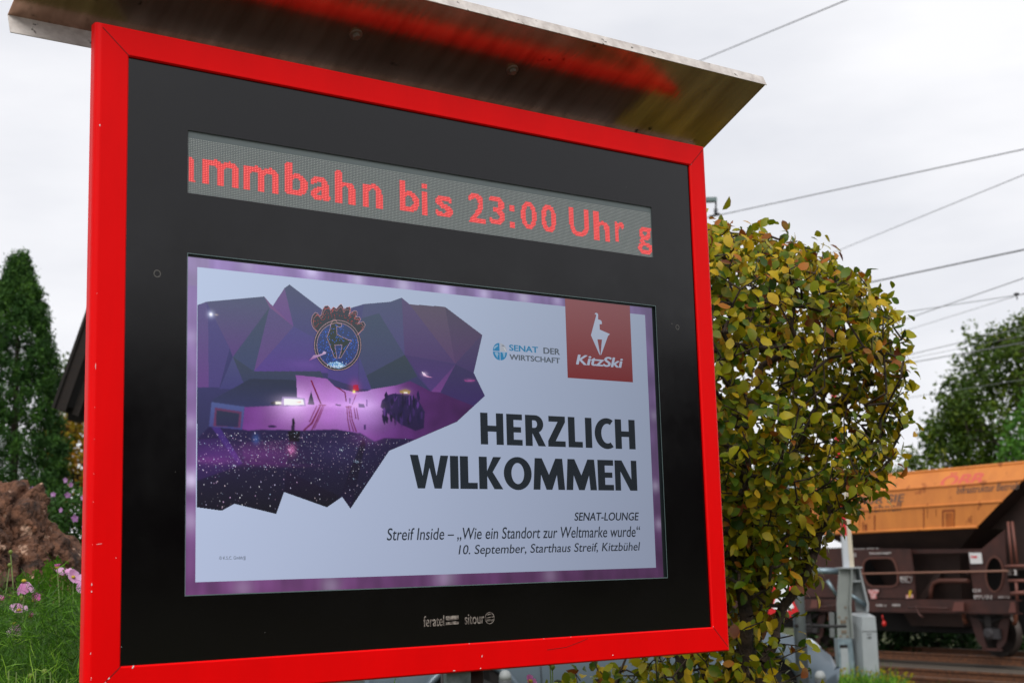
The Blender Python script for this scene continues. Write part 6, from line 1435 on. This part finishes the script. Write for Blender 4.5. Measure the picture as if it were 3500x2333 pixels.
for y_ in (.19, Wd - .19):
    q = MB(); q.lathe([(0, -.20), (.06, -.16), (.105, -.04), (.10, .04), (.05, .11), (0, .13)], (3.02, y_, .70), 'X', 18); obj('headlight', q, m_chr, car)
q = MB(); q.box(3.25, Wd / 2, .42, .10, 1.1, .12); obj('grille', q, m_trim, car)
q = MB(); q.box(1.72, -.05, 1.02, .16, .14, .11); obj('wing_mirror', q, m_car, car)
for x_ in (.58, 1.62):
    q = MB(); q.tube([(x_, -.003, .28), (x_, .004, .6), (x_, .046, .94)], .004, 4); obj('door_gap', q, m_trim, car)

# ================================================================== overhead line
m_wire = mat('wire_copper', '#6b6c70', .6, metal=.3); m_mast = mat('mast_green', '#6d8080', .6, noise_amt=.2)
def wire(p0, Y0, p1, Y1, r_, label, sag=0.0):
    a, b_ = at(*p0, Y0), at(*p1, Y1); d = b_ - a; e0, e1 = a - d * 1.4, b_ + d * 1.2; q = MB(); q.tube([tuple(e0 + (e1 - e0) * k / 10 - np.array([0, 0, sag * math.sin(math.pi * k / 10)])) for k in range(11)], r_ * .78, 6)
    tag(obj('overhead_wire', q, m_wire), label, 'overhead wire', 'wires above the railway')
wire((2395, 207), 24, (2895, 0), 17, .010, 'topmost wire, rising steeply from behind the canopy')
wire((2445, 738), 26, (3500, 510), 20, .011, 'wire running right from the mast bracket over the shrub')
wire((2885, 848), 38, (3500, 597), 26, .010, 'faint wire sloping up right from behind the shrub top')
wire((3010, 957), 27, (3500, 853), 21, .017, 'thick wire leaving the shrub near its upper right shoulder')
wire((3070, 1099), 36, (3500, 950), 26, .011, 'wire crossing another above the maple tree')
wire((3080, 1068), 34, (3500, 1005), 30, .010, 'nearly level wire carrying a small clamp')
wire((3080, 1134), 50, (3470, 1012), 32, .009, 'very faint wire ending at the clamp')
wire((3090, 1216), 38, (3500, 1118), 28, .011, 'wire entering the maple crown, uppermost of three')
wire((3090, 1229), 46, (3500, 1146), 32, .008, 'faintest wire entering the maple crown, between two others')
wire((3090, 1243), 36, (3500, 1170), 26, .013, 'wire entering the maple crown, lowest of three')
wire((3090, 1361), 50, (3400, 1312), 38, .010, 'short lowest wire between the shrub and the maple')
q = MB(); c = at(3475, 1008, 30.3); q.tube([c + np.array([-.05, 0, .02]), c + np.array([.05, 0, .02])], .03, 8); q.tube([c, c - np.array([0, 0, .10])], .012, 6); tag(obj('wire_clamp', q, m_blk), 'small dark clamp joining two wires near the right edge', 'wire clamp')
MY = 26.0; mb0 = at(2330, 1950, MY); mz = gz(mb0[0], mb0[1]); mast = tag(empty('overhead_line_mast', (mb0[0], mb0[1], mz)), 'grey green railway mast whose bracket end shows above the shrub', 'railway mast'); mO = np.array(mast.location)
def MP(px, py): return at(px, py, MY) - mO
tpz = MP(2330, 640)[2]; q = MB()
for sx, sy in ((-1, 0), (1, 0)): q.box(sx * .12, 0, tpz / 2, .02, .2, tpz)
q.box(0, 0, tpz / 2, .22, .012, tpz); obj('mast_column', q, m_mast, mast)
q = MB(); a, b_ = MP(2330, 686), MP(2449, 688); q.box((a[0] + b_[0]) / 2, 0, a[2], b_[0] - a[0], .14, .075); obj('bracket', q, m_mast, mast)
q = MB(); t_ = MP(2447, 690); b_ = MP(2446, 735); q.tube([t_, b_], .016, 8)
for k in range(4): p = t_ + (b_ - t_) * (.55 + .1 * k); q.lathe([(.0, -.012), (.045, 0), (.0, .012)], tuple(p), 'Z', 12)
q.tube([b_ + np.array([-.12, 0, -.03]), b_ + np.array([.08, 0, .02])], .022, 6); obj('insulator', q, m_blk, mast)
